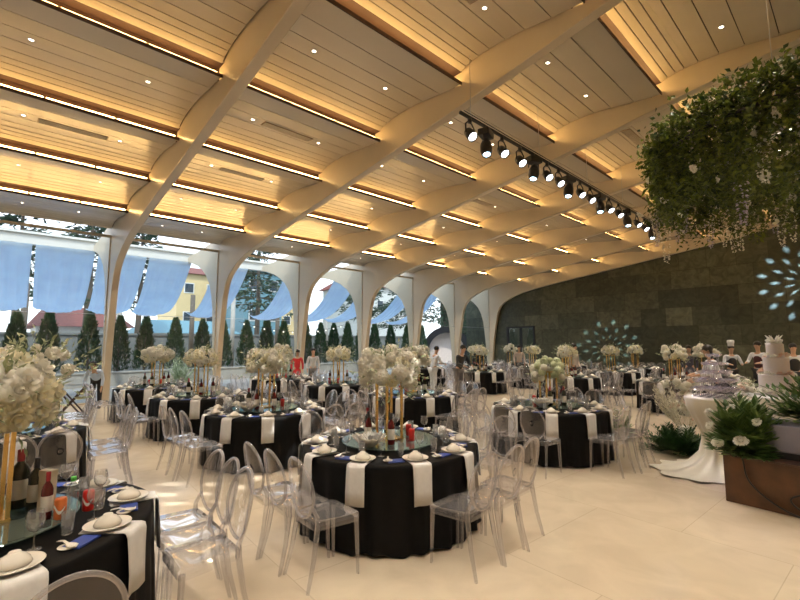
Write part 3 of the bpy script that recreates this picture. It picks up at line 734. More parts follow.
# ------------------------------------------------------------------ hanging garden ring
RC = Vector((-.3, 8.3, 4.6))
t = thing('hanging_garden_ring', 'large hanging ring thick with trailing green vines above the cake', 'chandelier', tuple(RC))
RO = 1.93
def ring(r, z, rad): mb = MB(); mb.tube([(r*cos(2*pi*k/64), r*sin(2*pi*k/64), z) for k in range(64)], rad, 8, closed=True); return mb
mb = ring(RO, 0, .03); mb.build('outer_hoop', M['black'], t, True)
ring(1.0, -.1, .03).build('inner_hoop', M['steel'], t, True)
for k in range(6):
    mb = MB(); a = 2*pi*k/6+.3; mb.tube([(1.0*cos(a), 1.0*sin(a), -.1), (RO*cos(a), RO*sin(a), 0)], .012, 6); mb.build('spoke', M['steel'], t)
for a in (2.55, 4.6, .4):
    mb = MB(); p = Vector((RO*cos(a), RO*sin(a), 0)); zr = roof_z(max(min(RC.x+p.x, 4.2), -15)); mb.tube([p, p+Vector((0, 0, zr-RC.z-.02))], .006, 6); mb.build('wire', M['steel'], t)
def garland(r, n, zt, lmin, lmax, seed, wid):
    rn = random.Random(seed); mb = MB()
    for i in range(n):
        a = rn.uniform(0, 2*pi); rr = r+rn.gauss(0, wid); L = rn.uniform(lmin, lmax)*(1 if rn.random() < .75 else .55)
        p = Vector((rr*cos(a), rr*sin(a), zt+rn.uniform(-.15, .2))); out = Vector((cos(a), sin(a), 0))*rn.uniform(-.3, .08)
        stp = .042; k = int(L/stp)
        fl = rn.uniform(.6, 1.3)
        for j in range(k):
            u = j/k; q = p+out*sin(u*1.5)*.5+Vector((rn.gauss(0, .02), rn.gauss(0, .02), -u*L))
            d = Vector((rn.uniform(-1, 1), rn.uniform(-1, 1), rn.uniform(-1.1, .25)))
            mb.leaf(q, d, .078*fl*rn.uniform(.7, 1.25), .042*fl*rn.uniform(.7, 1.2), (rn.uniform(-1, 1), rn.uniform(-1, 1), 1))
    for i in range(n*3):
        a = rn.uniform(0, 2*pi); rr = r+rn.gauss(0, wid*1.2)
        mb.leaf((rr*cos(a), rr*sin(a), zt+rn.uniform(-.1, .28)), (rn.uniform(-1, 1), rn.uniform(-1, 1), rn.uniform(-.2, 1)), .085, .05)
    return mb
o = garland(RO, 2100, .16, .5, 1.2, 3, .1).build('vine_foliage', M['vine'], t); o['kind'] = 'stuff'
o = garland(1.02, 520, .05, .5, 1.2, 5, .13).build('inner_vine_foliage', M['vine'], t); o['kind'] = 'stuff'
def wisteria(m, n, seed):
    rn = random.Random(seed); mb = MB()
    for i in range(n):
        L = .5; u = rn.random(); r = .05*(1-u)+.01; a = rn.uniform(0, 6.3)
        mb.leaf((r*cos(a), r*sin(a), -u*L), (cos(a), sin(a), -.5), .035, .03)
    return mb.mesh('wisteria_spray', m)
WI = [wisteria(M['white_fl'], 70, 1), wisteria(M['lilac'], 70, 2)]
rn = random.Random(8)
for i in range(20):
    a = rn.uniform(1.6, 4.9); r = RO+rn.uniform(-.2, .2); o = add('wisteria_spray', WI[0 if rn.random() < .55 else 1], t, (r*cos(a), r*sin(a), rn.uniform(-.85, -.35)), (0, 0, rn.uniform(0, 6)), rn.uniform(.7, 1.2)); o['kind'] = 'stuff'
for i in range(26):
    a = rn.uniform(1.4, 5.2); r = (RO if i < 17 else 1.02)+rn.uniform(-.3, .3); add('blossom', ROSE_W, t, (r*cos(a), r*sin(a), rn.uniform(-1.05, -.2)), (rn.uniform(1, 2.6), 0, rn.uniform(0, 6)), rn.uniform(.045, .075))

# ------------------------------------------------------------------ stage side: box, case, greenery, cake, tower
t = thing('stage_box', 'rusty brown wooden box platform with cables hanging down its front', 'platform', (-.2, 6.5, 0), radians(-6))
mb = MB(); mb.bbox(-1.0, 1.3, -.42, .42, .0, .505); mb.build('carcass', M['rust'], t, bevel=.008)
mb = MB(); mb.bbox(-1.01, 1.31, -.43, .43, .505, .525); mb.build('lid', M['woodblack'], t, bevel=.004)
for k, pts in enumerate(([(-.8, -.43, .56), (-.8, -.455, .48), (-.74, -.46, .25), (-.45, -.47, .05), (.0, -.55, .012), (.6, -.62, .012)], [(-.22, -.43, .56), (-.22, -.455, .48), (-.26, -.46, .3), (-.42, -.46, .18), (-.3, -.47, .07), (.1, -.6, .012), (.7, -.6, .012)])):
    mb = MB(); mb.tube(catmull(pts), .009, 6)
    o = mb.build('cable', M['cable'], None, True); o.location = t.location; o.rotation_euler = t.rotation_euler
    tag(o, ('thin black cable looping down the left part of the brown box', 'black cable curling down the middle of the brown box onto the floor')[k], 'cable')
t = thing('equipment_case', 'blue-grey equipment case standing on the brown box', 'case', (-.08, 6.57, .526), radians(-4))
mb = MB(); mb.bbox(-.85, 1.0, -.28, .28, .07, .36); mb.build('body', M['grey_case'], t, bevel=.012)
mb = MB(); mb.bbox(-.84, .98, -.27, .27, 0, .07); mb.build('base', M['black'], t)
mb = MB(); mb.bbox(-.3, .3, -.295, -.28, .14, .3); mb.build('front_panel', M['grey_case'], t, bevel=.004)
mb = MB(); mb.bbox(-.2, .8, -.25, .25, 0, .14); o = mb.build('pink_box', M['pink']); o.location = (.35, 6.6, .887); tag(o, 'pink flat box lying on top of the blue-grey case', 'box')
def greenery(name, loc, label, cat, n, R, m, l, group=None, fl=(), seed=1, arch=1., hgt=1.):
    rn = random.Random(seed); t = thing(name, label, cat, loc)
    mb = MB()
    for i in range(n):
        a = rn.uniform(0, 2*pi); el = rn.uniform(.05, 1.45); d = Vector((cos(a)*cos(el), sin(a)*cos(el), sin(el)*hgt)); r0 = rn.uniform(.0, .25)*R[0]
        p = Vector((cos(a)*r0, sin(a)*r0*R[1]/R[0], .02)); L = rn.uniform(.6, 1.0)
        for j in range(1, 9):
            u = j/8; q = p+Vector((d.x*R[0]*L*u, d.y*R[1]*L*u, d.z*R[2]*L*u-arch*.12*R[2]*u*u))
            q.z = max(q.z, .012)
            for s in (-1, 1):
                dd = d+Vector((-sin(a)*s*.8, cos(a)*s*.8, rn.uniform(-.3, .3))); ll = rn.uniform(*l)*(1-.45*u)
                mb.leaf(q, dd, ll, ll*.3, (0, 0, 1))
    mb.v = [(x, y, max(z, .004)) for x, y, z in mb.v]
    o = mb.build('foliage', m, t); o['kind'] = 'stuff'
    for i, (p, r, me) in enumerate(fl): add('blossom', me, t, p, (rn.uniform(.5, 1.4), 0, rn.uniform(-1, .6)), r)
    return t
greenery('box_greenery', (-1.06, 6.42, .527), 'lush green leafy arrangement with white roses on the brown box corner', 'plants', 170, (.31, .36, .86), M['leaf'], (.15, .3), fl=[((-.2, -.33, .14), .06, ROSE_W), ((.02, -.36, .2), .07, ROSE_W), ((-.3, -.2, .3), .05, ROSE_W), ((.15, -.25, .4), .05, ROSE_W), ((-.1, -.1, .5), .06, ROSE_W), ((-.32, -.05, .42), .05, ROSE_W)], seed=4, arch=2.2)
greenery('trailing_greenery', (-.2, 6.72, .92), 'dense green leafy plants along the top of the blue-grey case', 'plants', 170, (.8, .35, .55), M['leaf'], (.14, .28), fl=[((-.3, -.2, .3), .05, ROSE_W), ((.1, -.2, .33), .05, ROSE_W)], seed=6, arch=1.5)
greenery('fern_bush', (-2.27, 8.25, 0), 'low dark green fern bush on the floor left of ivory drape', 'plant', 130, (.55, .5, .5), M['darkleaf'], (.1, .2), seed=9)
greenery('potted_greenery', (-3.3, 8.7, 0), 'small bright green plant on floor behind chairs of third-row table', 'plant', 40, (.25, .25, .6), M['leaf'], (.1, .18), fl=[((0, -.15, .5), .045, ROSE_W), ((.1, .1, .55), .045, ROSE_W), ((-.1, -.12, .4), .045, ROSE_W)], seed=12)
# pampas and flower stand
t = thing('pampas_arrangement', 'tall pale pampas and white flower arrangement behind the fern bush', 'flowers', (-2.3, 9.0, 0))
mb = MB(); rn = random.Random(3)
for i in range(70):
    a = rn.uniform(0, 6.28); d = Vector((cos(a)*.45, sin(a)*.45, rn.uniform(.5, 1.1))); p = Vector((cos(a)*.1, sin(a)*.1, .25))
    for j in range(12):
        u = j/11; q = p+d*u*.75
        if u > .4:
            for s in range(2): mb.leaf(q, d+Vector((rn.uniform(-.6, .6), rn.uniform(-.6, .6), 0)), .08, .02)
        else: mb.leaf(q, d, .1, .01)
o = mb.build('plumes', M['pampas'], t); o['kind'] = 'stuff'
mb = MB(); mb.lathe([(.001, 0), (.12, 0), (.15, .1), (.13, .3), (.1, .32), (.001, .3)], 16); mb.build('vase', M['white'], t, True)
for i in range(34):
    a = rn.uniform(0, 6.28); r = rn.uniform(.1, .34); add('blossom', [PUFF_W, ROSE_W, ROSE_B, ROSE_W][i % 4], t, (r*cos(a), r*sin(a), rn.uniform(.45, 1.1)), (rn.uniform(-.9, .9), rn.uniform(-.9, .9), 0), rn.uniform(.05, .09))
# draped tower table
TX, TY = -1.52, 7.5
def drape_mesh():
    mb = MB(); n = 72; prof = [(0, 1.03), (.30, 1.03), (.385, 1.03), (.395, 1.0), (.36, .85), (.27, .65), (.2, .5), (.2, .42), (.24, .25), (.33, .1), (.44, .02), (.52, .012)]
    vs = []
    for i, (r, z) in enumerate(prof):
        for j in range(n):
            a = 2*pi*j/n; w = sin(a*14+.5*sin(a*4))*.05*min(1, max(0, (i-3)/4)); k = 1
            if i >= 9:
                dd = max(0, cos(a-atan2(-.8, -.6)))**2; k = 1+.75*dd*(i-8)/3
            zz = z if i < 10 else z+.012*(1+sin(a*14))
            rr = r*k*(1+w*1.6); vs.append((rr*cos(a), rr*sin(a), zz))
    mb.add(vs, [(i*n+j, i*n+(j+1) % n, (i+1)*n+(j+1) % n, (i+1)*n+j) for i in range(len(prof)-1) for j in range(n)]); return mb
t = thing('champagne_table', 'small round table hidden by the ivory drape, under the glass tower', 'table', (TX, TY, 0))
mb = MB(); mb.lathe([(.001, .99), (.37, .99), (.37, 1.02), (.001, 1.02)], 32); mb.build('tabletop', M['white'], t)
mb = MB(); mb.lathe([(.17, 0), (.17, .02), (.03, .04), (.03, .99)], 16); mb.build('pedestal', M['white'], t)
o = drape_mesh().build('satin_drape', M['ivory'], None, True); o.location = (TX, TY, 0); tag(o, 'ivory satin drape gathered at the waist and pooling on the floor', 'drape')
def coupe():
    t = thing('champagne_coupe', '', 'glass')
    mb = MB(); mb.lathe([(.03, 0), (.03, .003), (.005, .008), (.004, .07), (.008, .075)], 12); mb.build('stem', M['fizz'], t, True)
    mb = MB(); mb.lathe([(.006, .074), (.03, .082), (.044, .1), (.047, .118)], 14); mb.f.pop(); mb.m.pop(); mb.build('cup', M['fizz'], t, True)
    return t
cp0 = coupe()
for lv, nn in enumerate((6, 5, 4, 3, 2)):
    for i in range(nn):
        for j in range(nn):
            x, y = (i-(nn-1)/2)*.095, (j-(nn-1)/2)*.095
            if hypot(x, y) > .33: continue
            dup(cp0, (TX+x, TY+y, 1.034+lv*.1195), 0, f'clear champagne coupe in {("lowest", "second", "middle", "fourth", "top")[lv]} tier of the tower', f'champagne coupes, tier {lv+1} of the tower')
# cake table and cake
KX, KY = -.99, 8.6
t = thing('cake_table', 'round white-skirted table under the wedding cake', 'table', (KX, KY, 0))
mb = MB(); mb.lathe([(.001, .98), (.5, .98), (.51, .99), (.5, 1.0), (.001, 1.0)], 40); mb.build('tabletop', M['white'], t)
mb = MB(); n = 80; vs = []
for z, r, amp in ((.99, .512, .0), (.6, .52, .02), (.02, .55, .04)):
    for j in range(n): a = 2*pi*j/n; vs.append(((r+amp*sin(20*a))*cos(a), (r+amp*sin(20*a))*sin(a), z))
mb.add(vs, [(i*n+j, i*n+(j+1) % n, (i+1)*n+(j+1) % n, (i+1)*n+j) for i in range(2) for j in range(n)]); mb.build('skirt', M['ivory'], t, True)
t = thing('wedding_cake', 'tall three-tier white wedding cake trimmed with white flowers', 'cake', (KX+.02, KY, 1.002))
mb = MB(); mb.lathe([(.001, 0), (.3, 0), (.3, .03), (.001, .03)], 32); mb.build('cake_board', M['white'], t)
for r, z0, z1 in ((.225, .03, .31), (.155, .31, .56), (.105, .56, .77)):
    mb = MB(); mb.lathe([(.001, z0), (r, z0), (r, z1-.015), (r-.015, z1), (.001, z1)], 36); mb.build('tier', M['icing'], t, True); smooth_by_angle(t.children[-1])
rn = random.Random(21)
for r, z, c in ((.25, .06, 22), (.18, .33, 18), (.12, .58, 8), (.05, .79, 7)):
    for k in range(c):
        a = 2*pi*k/c+rn.uniform(-.2, .2); add('blossom', ROSE_W if rn.random() < .7 else ROSE_B, t, (r*cos(a), r*sin(a), z+rn.uniform(-.02, .03)), (rn.uniform(-.6, .6), rn.uniform(-.6, .6), 0), rn.uniform(.04, .06))
mb = MB()
for k in range(12): mb.leaf((.02*cos(k), .02*sin(k), .8), (cos(k*1.1), sin(k*1.1), 1.1), .13, .035)
mb.build('topper', M['white_fl'], t)
for k, (dx, dy, lb) in enumerate(((-.36, -.25, 'left front'), (.33, -.3, 'right front'), (-.38, .18, 'left rear'))):
    t = thing('flower_mound', f'low mound of white flowers at the {lb} of the wedding cake', 'flowers', (KX+dx, KY+dy, 1.002))
    for i in range(18):
        a = rn.uniform(0, 6.28); r = rn.uniform(0, .13); add('blossom', [ROSE_W, PUFF_W, ROSE_B][i % 3], t, (r*cos(a), r*sin(a), .05+.1*(1-r/.15)+rn.uniform(-.02, .02)), (rn.uniform(-.6, .6), rn.uniform(-.6, .6), 0), rn.uniform(.04, .06))
    add('foliage', FOL[1], t, (0, 0, .09), (0, 0, k), .45)['kind'] = 'stuff'

# ------------------------------------------------------------------ folding tray stands by the windows
def tray_stand(loc, rz, label):
    t = thing('tray_stand', label, 'stand', loc, rz)
    for s in (-1, 1):
        for y in (-.2, .2):
            mb = MB(); mb.tube([(s*.3, y, 0), (-s*.3, y, .78)], .02, 6); mb.build('leg', M['woodblack'], t)
        mb = MB(); mb.tube([(s*.3, -.22, .78), (s*.3, .22, .78)], .02, 6); mb.build('rail', M['woodblack'], t)
    mb = MB()
    for y in (-.14, .14): mb.bbox(-.31, .31, y-.03, y+.03, .795, .80)
    mb.build('strap', M['black'], t)
tray_stand((-13.45, 1.4, 0), radians(75), 'dark wooden folding tray stand before the column nearest the camera')
tray_stand((-14.9, .9, 0), radians(60), 'dark wooden folding tray stand behind the front-row table by the windows')

# ------------------------------------------------------------------ people
def person(loc, rz, label, top, bottom, h=1.65, bend=0., arms='down', skirt=False, hairlong=False, hat=None, vest=None, sleeve_skin=False):
    t = thing('person', label, 'person', loc, rz); k = h/1.7
    # facing -y; hips at .9, chest leaning forward by bend
    hip = Vector((0, 0, .92)); ax = Vector((0, -sin(bend), cos(bend)))
    W = hip+ax*.16; CH = hip+ax*.38; NK = hip+ax*.56; HB = NK+Vector((0, -sin(bend*.8)*.1-.02, cos(bend*.8)*.1)); HT = HB+Vector((0, -.02-.1*sin(bend), .15))
    def arm(s):
        sh = hip+ax*.5+Vector((s*.18, 0, 0))
        if arms == 'down': el = sh+Vector((s*.06, .03, -.28)); wr = el+Vector((-s*.01, -.1, -.23))
        else: el = sh+Vector((s*.07, -.08, -.26)); wr = el+Vector((-s*.08, -.24, -.02-.12*bend))
        return sh, el, wr
    def leg(s): return (Vector((s*.09, 0, .88)), Vector((s*.1, -.03, .48)), Vector((s*.1, .01, .08)), Vector((s*.11, -.13, .03)))
    def skin(name, V, E, R, m, root=0, sub=2):
        me = bpy.data.meshes.new(name); me.from_pydata([tuple(Vector(p)*k) for p in V], E, []); me.materials.append(m)
        o = bpy.data.objects.new(name, me); COL.objects.link(o); o.parent = t
        mod = o.modifiers.new('skin', 'SKIN'); mod.use_smooth_shade = True
        for i, r in enumerate(R):
            d = me.skin_vertices[0].data[i]; r = r if isinstance(r, tuple) else (r, r); d.radius = (r[0]*k, r[1]*k); d.use_root = (i == root)
        s = o.modifiers.new('sub', 'SUBSURF'); s.levels = s.render_levels = sub
        return o
    V = [hip, W, CH, NK, HB, HB.lerp(HT, .55), HT]; E = [(i, i+1) for i in range(6)]; R = [(.13, .1), (.115, .09), (.14, .1), (.05, .05), (.065, .075), (.082, .1), (.06, .07)]
    for s in (-1, 1):
        sh, el, wr = arm(s); b = len(V); hd = wr+(wr-el).normalized()*.09
        V += [sh, el, wr, hd]; E += [(2, b), (b, b+1), (b+1, b+2), (b+2, b+3)]; R += [.05, .038, .028, .024]
        for f in range(4):
            q = hd+(wr-el).normalized()*(.055+.012*(f in (1, 2)))+Vector((s*.008, .014*(f-1.5), -.015)); V.append(q); E.append((b+3, len(V)-1)); R.append(.008)
        V.append(wr.lerp(hd, .5)+Vector((-s*.035, -.02, -.02))); E.append((b+3, len(V)-1)); R.append(.009)
        b = len(V); V += list(leg(s)); E += [(0, b), (b, b+1), (b+1, b+2), (b+2, b+3)]; R += [.085, .06, .04, .035]
    skin('body', V, E, R, M['skin'])
    # face, hair
    hc = HB.lerp(HT, .55); mb = MB(); fy = hc+Vector((0, -.1, 0))
    for s in (-1, 1): mb.blob((hc.x+s*.032, hc.y-.092, hc.z+.012), .011, 6, 4)
    mb.v = [tuple(Vector(p)*k) for p in mb.v]; mb.build('eyes', M['eye'], t, True)
    mb = MB(); mb.blob((hc.x, hc.y-.104, hc.z-.018), .014, 6, 5, (.8, 1, 1.4))
    for s in (-1, 1): mb.blob((hc.x+s*.083, hc.y+.005, hc.z-.005), .022, 6, 5, (.4, .8, 1.3))
    mb.blob((hc.x, hc.y-.094, hc.z-.052), .02, 8, 4, (1.1, .4, .35)); mb.v = [tuple(Vector(p)*k) for p in mb.v]; mb.build('face', M['skin'], t, True)
    mb = MB(); mb.blob((hc.x, hc.y+.022, hc.z+.04), .1, 14, 9, (.98, 1.05, .95))
    if hairlong: mb.blob((hc.x, hc.y+.07, hc.z-.08), .08, 12, 8, (1.1, .6, 1.8))
    mb.v = [tuple(Vector(p)*k) for p in mb.v]; mb.build('hair', M['hair'], t, True)
    if hat:
        mb = MB(); mb.lathe([(.085, .07), (.088, .08), (.088, .15), (.105, .2), (.1, .27), (.06, .285), (.001, .285)], 16, tuple(hc)); mb.v = [tuple(Vector(p)*k) for p in mb.v]; mb.build('chef_hat', hat, t, True)
    # shirt
    V = [hip+Vector((0, 0, -.03)), W, CH, hip+ax*.5]; E = [(0, 1), (1, 2), (2, 3)]; R = [(.15, .115), (.13, .105), (.157, .118), (.07, .065)]
    for s in (-1, 1):
        sh, el, wr = arm(s); b = len(V); V += [sh, el]; E += [(2, b), (b, b+1)]; R += [.062, .05]
        if not sleeve_skin: V.append(el.lerp(wr, .92)); E.append((b+1, b+2)); R.append(.04)
    skin('shirt', V, E, R, top)
    if vest:
        skin('vest', [hip+Vector((0, 0, .0)), W, CH, hip+ax*.46], [(0, 1), (1, 2), (2, 3)], [(.156, .122), (.138, .112), (.162, .124), (.12, .09)], vest)
    if skirt:
        mb = MB(); n = 28; vs = []
        for z, r in ((.98, .13), (.86, .17), (.6, .2), (.35, .235)):
            for j in range(n): a = 2*pi*j/n; rr = r+.012*sin(9*a)*(1-z); vs.append((rr*cos(a), rr*.8*sin(a), z))
        mb.add(vs, [(i*n+j, i*n+(j+1) % n, (i+1)*n+(j+1) % n, (i+1)*n+j) for i in range(3) for j in range(n)]); mb.v = [tuple(Vector(p)*k) for p in mb.v]; mb.build('skirt', bottom, t, True)
    else:
        V = [hip]; E = []; R = [(.145, .115)]
        for s in (-1, 1):
            b = len(V); a, kn, an, _ = leg(s); V += [a, kn, an]; E += [(0, b), (b, b+1), (b+1, b+2)]; R += [.1, .075, .058]
        skin('trousers', V, E, R, bottom)
    for s in (-1, 1):
        mb = MB(); mb.blob((s*.11, -.06, .035), .05, 10, 6, (.95, 2.3, .8)); mb.v = [(x*k, y*k, max(z*k, .002)) for x, y, z in mb.v]; mb.build('shoe', M['suit'], t, True)
    return t
def face_cam(x, y): return atan2(-x, y)      # rz that turns -y towards the camera at the origin
person((-9.35, 11.3, 0), radians(80), 'man in black jacket and grey trousers bending towards a fourth-row table', M['suit'], M['grey_cl'], 1.68, .35, 'fwd')
person((-10.75, 11.55, 0), radians(170), 'person in white shirt with dark waist pouch beside the man in black', M['shirt'], M['shirt'], 1.62, .25, 'fwd', vest=None)
person((-6.95, 14.6, 0), radians(80), 'man in pale shirt standing before the blue wall lights', M['beige_cl'], M['suit'], 1.68)
person((-3.05, 17.4, 0), radians(30), 'chef in tall white hat and dark apron near the stone wall', M['shirt'], M['suit'], 1.62, hat=M['shirt'], vest=M['suit'], arms='fwd')
person((-2.35, 17.3, 0), radians(-20), 'waiter in white shirt and dark red vest behind the cake', M['shirt'], M['suit'], 1.72, vest=M['vest'], arms='fwd')
person((-1.5, 16.8, 0), radians(20), 'waiter in white shirt and black vest half hidden by the cake', M['shirt'], M['suit'], 1.66, vest=M['suit'])
person((-2.3, 11.6, 0), radians(-60), 'dark-haired woman in white blouse leaning behind the champagne tower', M['shirt'], M['suit'], 1.66, .22, 'fwd', skirt=True, hairlong=True)
person((-4.35, 17.95, 0), radians(10), 'woman in dark floral dress standing behind fifth-row flowers', M['floral'], M['floral'], 1.6, skirt=True, hairlong=True)
person((-14.9, 2.1, 0), radians(70), 'man in light blue shirt stooping beside the column nearest the camera', M['shirtblue'], M['suit'], 1.5, .95, 'down')
person((-14.6, 8.25, 0), radians(70), 'woman in red dress standing by the third column', M['red_cl'], M['red_cl'], 1.5, skirt=True, hairlong=True)
person((-14.3, 8.75, 0), radians(60), 'man in white shirt beside the woman in red', M['shirt'], M['grey_cl'], 1.55)
person((-14.6, 11.75, 0), radians(40), 'woman in red top standing by the fourth column', M['red_cl'], M['suit'], 1.5, hairlong=True)
person((-11.0, 14.6, 0), radians(60), 'guest in dark suit standing behind fourth-row table near windows', M['suit'], M['suit'], 1.6)
person((-10.9, 17.5, 0), radians(40), 'guest in brown shirt standing before the glass door', M['beige_cl'], M['suit'], 1.6)

# ------------------------------------------------------------------ outside
mb = MB(); mb.bbox(-75, GX-.3, -30, 70, -.25, -.05); o = struct(mb, 'ground_outside', M['paving'])
mb = MB(); mb.bbox(-19.75, -19.5, YB, 24, 5.28, 5.68); mb.bbox(-19.85, -19.4, YB, 24, 5.62, 5.7)
o = mb.build('eaves_beam', M['pergola']); o['kind'] = 'structure'
FAB = [(-4.6, 1.7), (-2.82, 1.7), (-1.05, 1.68), (.72, 1.72), (2.55, 1.6), (4.25, 1.6), (6.85, 1.5), (10.3, 1.5), (13.2, 1.5), (15.3, 1.3), (18.2, 1.4), (20.6, 1.3)]
for i, (y0, w) in enumerate(FAB):
    mb = MB(); nu, nv = 24, 41; vs = []
    for a in range(nu):
        u = a/(nu-1); x = lerp(-19.5, -24.3, u); 
        for b in range(nv):
            v = b/(nv-1); z = lerp(5.272, 3.45, u)-1.35*4*u*(1-u)*.55-.55*u*(1-(2*v-1)**2)*.45*u+(.03*sin(v*27+i)*(1-.5*u)+.012*sin(v*61))*min(1, u*7)
            wd = w*(1-.08*u); vs.append((x, y0+.06*u+wd*v+.2*u, z))
    mb.add(vs, [(a*nv+b, a*nv+b+1, (a+1)*nv+b+1, (a+1)*nv+b) for a in range(nu-1) for b in range(nv-1)])
    o = mb.build('fabric_swag', M['fabric'], None, True); so = o.modifiers.new('thick', 'SOLIDIFY'); so.thickness = .004
    tag(o, f'sheer blue fabric swag outside the glass, {ORD[i] if i < 10 else ("eleventh", "twelfth")[i-10]} from the camera end', 'fabric', 'blue fabric swags')
# posts at the outer end of the swags
for i, y in enumerate((-3, .75, 4.4, 7.9, 10.2, 13.1, 16.8, 20.3)):
    t = thing('garden_post', f'tall pale timber post in the garden, {ORD[i]} from the camera end', 'post', (-25.8, y, -.05), 0, 'garden posts')
    mb = MB(); mb.tube([(0, 0, 0), (0, 0, 4.6)], .13, 10); mb.build('shaft', M['bark' if i % 2 else 'planter'], t, True)
    mb = MB(); mb.lathe([(.001, 0), (.2, 0), (.2, .1), (.14, .14)], 12); mb.build('foot', M['planter'], t)
    for s in (-1, 1):
        mb = MB(); mb.tube([(0, 0, 1.6), (0, s*.9, .8)], .025, 6); mb.build('brace', M['bark'], t)
mb = MB(); mb.bbox(-23.1, -22.8, -14, 25.2, -.05, .52); mb.bbox(-23.15, -22.75, -14, 25.2, .52, .58); o = struct(mb, 'wall_planter', M['planter'])
mb = MB(); mb.bbox(-25.5, -23.12, -14, 25.2, -.05, .4); struct(mb, 'ground_soil', M['bark'])
def cyp_mesh(seed):
    rn = random.Random(seed); mb = MB(); Hh = 2.75
    for i in range(1900):
        u = rn.random()**.8; a = rn.uniform(0, 6.283); r = .54*(1-u)**.65*(1 if u > .12 else .75+2*u)*(1+.16*sin(a*5+u*20))*rn.uniform(.6, 1.05)
        mb.leaf((r*cos(a), r*sin(a), .1+u*(Hh-.15)), (cos(a)*.5, sin(a)*.5, rn.uniform(.6, 1.6)), rn.uniform(.12, .24), .06)
    return mb.mesh('foliage', M['cyp'])
CY = [cyp_mesh(s) for s in (1, 2, 3)]
mb = MB(); mb.tube([(0, 0, .001), (0, 0, .5), (0, 0, 2.3)], [.06, .05, .02], 8); trk = mb.mesh('trunk', M['bark'], True)
mb = MB(); mb.bbox(-29.2, -29, -20, 30, -.05, 2.3); mb.bbox(-29.3, -28.9, -20, 30, 2.3, 2.42); struct(mb, 'wall_garden', M['gardenwall'])
CYY = [-4.8, -3.4, -2.1, -.8, .49, 1.55, 3.03, 4.2, 5.3, 6.66, 8.0, 9.06, 10.42, 11.64, 12.75, 14.27, 15.38, 16.4, 17.54, 18.7, 19.94, 21.49, 23.2, 24.8]
OD3 = ['first', 'second', 'third', 'fourth', 'fifth', 'sixth', 'seventh', 'eighth', 'ninth', 'tenth', 'eleventh', 'twelfth', 'thirteenth', 'fourteenth', 'fifteenth', 'sixteenth', 'seventeenth', 'eighteenth', 'nineteenth', 'twentieth', 'twenty-first', 'twenty-second', 'twenty-third', 'twenty-fourth']
for i, y in enumerate(CYY):
    t = thing('cypress_tree', f'narrow dark cypress in the planter outside, {OD3[i]} from the camera end', 'tree', (-24.75, y*1.02, .4), i*1.3, 'cypresses in the planter')
    o = add('foliage', CY[i % 3], t); o['kind'] = 'stuff'; add('trunk', trk, t); t.scale = (1, 1, random.uniform(.96, 1.06))
def big_tree(loc, label, Hh, W, seed, kind):
    rn = random.Random(seed); t = thing('garden_tree', label, 'tree', loc, 0, 'tall trees beyond the garden')
    mb = MB(); mb.tube([(0, 0, 0), (.1, .05, Hh*.5), (0, 0, Hh)], [.25, .16, .04], 8); mb.build('trunk', M['bark'], t, True)
    mb = MB(); lm = MB()
    for lv in range(14):
        z = Hh*(.42+.56*lv/13); R = W*(1-.75*lv/13)
        for k in range(7):
            a = rn.uniform(0, 6.283); tip = Vector((R*cos(a), R*sin(a), z+(.25 if kind == 'flat' else -.15)*R)); mb.tube([(0, 0, z-.1), tip], [.035, .01], 5)
            for j in range(26):
                u = rn.uniform(.25, 1.05); q = Vector((0, 0, z)).lerp(tip, u)+Vector((rn.gauss(0, .16), rn.gauss(0, .16), rn.gauss(0, .12)))
                lm.leaf(q, Vector((cos(a), sin(a), rn.uniform(-.7, .4)))+Vector((rn.uniform(-.7, .7), rn.uniform(-.7, .7), 0)), rn.uniform(.3, .55), .13)
    mb.build('branches', M['bark'], t); o = lm.build('foliage', M['pine'], t); o['kind'] = 'stuff'
for i, (x, y, h, w, kd) in enumerate(((-31.5, -2.4, 11.5, 2.3, 'p'), (-37, .6, 13, 2.9, 'p'), (-31.5, 3.7, 11, 2.3, 'p'), (-37.5, 7.6, 12, 2.2, 'flat'), (-32, 14.5, 11, 2.6, 'p'), (-33, 25.5, 10, 2.8, 'flat'), (-31.5, 30.5, 9.5, 3.2, 'p'), (-26.5, 36, 9, 3.2, 'p'), (-21.5, 37, 9, 2.6, 'p'), (-17.6, 32.5, 8, 2.6, 'p'))):
    big_tree((x, y, -.1), f'tall loose tree behind the garden, {OD3[i]} from the camera end', h, w, 40+i, kd)
def house(loc, d, wall, roofm, label, roofh, win, name='house'):
    t = thing(name, label, 'building', loc)
    w, l, h = d
    mb = MB(); mb.bbox(-w/2, w/2, -l/2, l/2, 0, h); mb.build('walls', wall, t)
    mb = MB(); e = .5; mb.add([(-w/2-e, -l/2-e, h), (w/2+e, -l/2-e, h), (w/2+e, l/2+e, h), (-w/2-e, l/2+e, h), (0, -l/2+.6, h+roofh), (0, l/2-.6, h+roofh)], [(0, 1, 4), (1, 2, 5, 4), (2, 3, 5), (3, 0, 4, 5), (3, 2, 1, 0)]); mb.build('roof', roofm, t)
    for r in range(win[1]):
        for c in range(win[0]):
            y = -l/2+(c+.5)*l/win[0]; z = h*(r+.5)/win[1]
            mb = MB(); mb.bbox(w/2, w/2+.06, y-.55, y+.55, z-.6, z+.6); f = mb.build('window_frame', M['white'], t)
            mb = MB(); mb.bbox(w/2+.06, w/2+.08, y-.45, y+.45, z-.5, z+.5); mb.build('window_glass', M['darkglass'], f)
    return t
house((-44, 4.6, -.1), (8, 5.5, 3.2), M['housew'], M['redroof'], 'low pale house with red tiled roof behind the first bays', 1.7, (4, 1))
house((-44, 12.5, -.1), (8, 7, 2.8), M['housew'], M['teal'], 'low pale building with teal roof beyond the second column', 1.3, (4, 1))
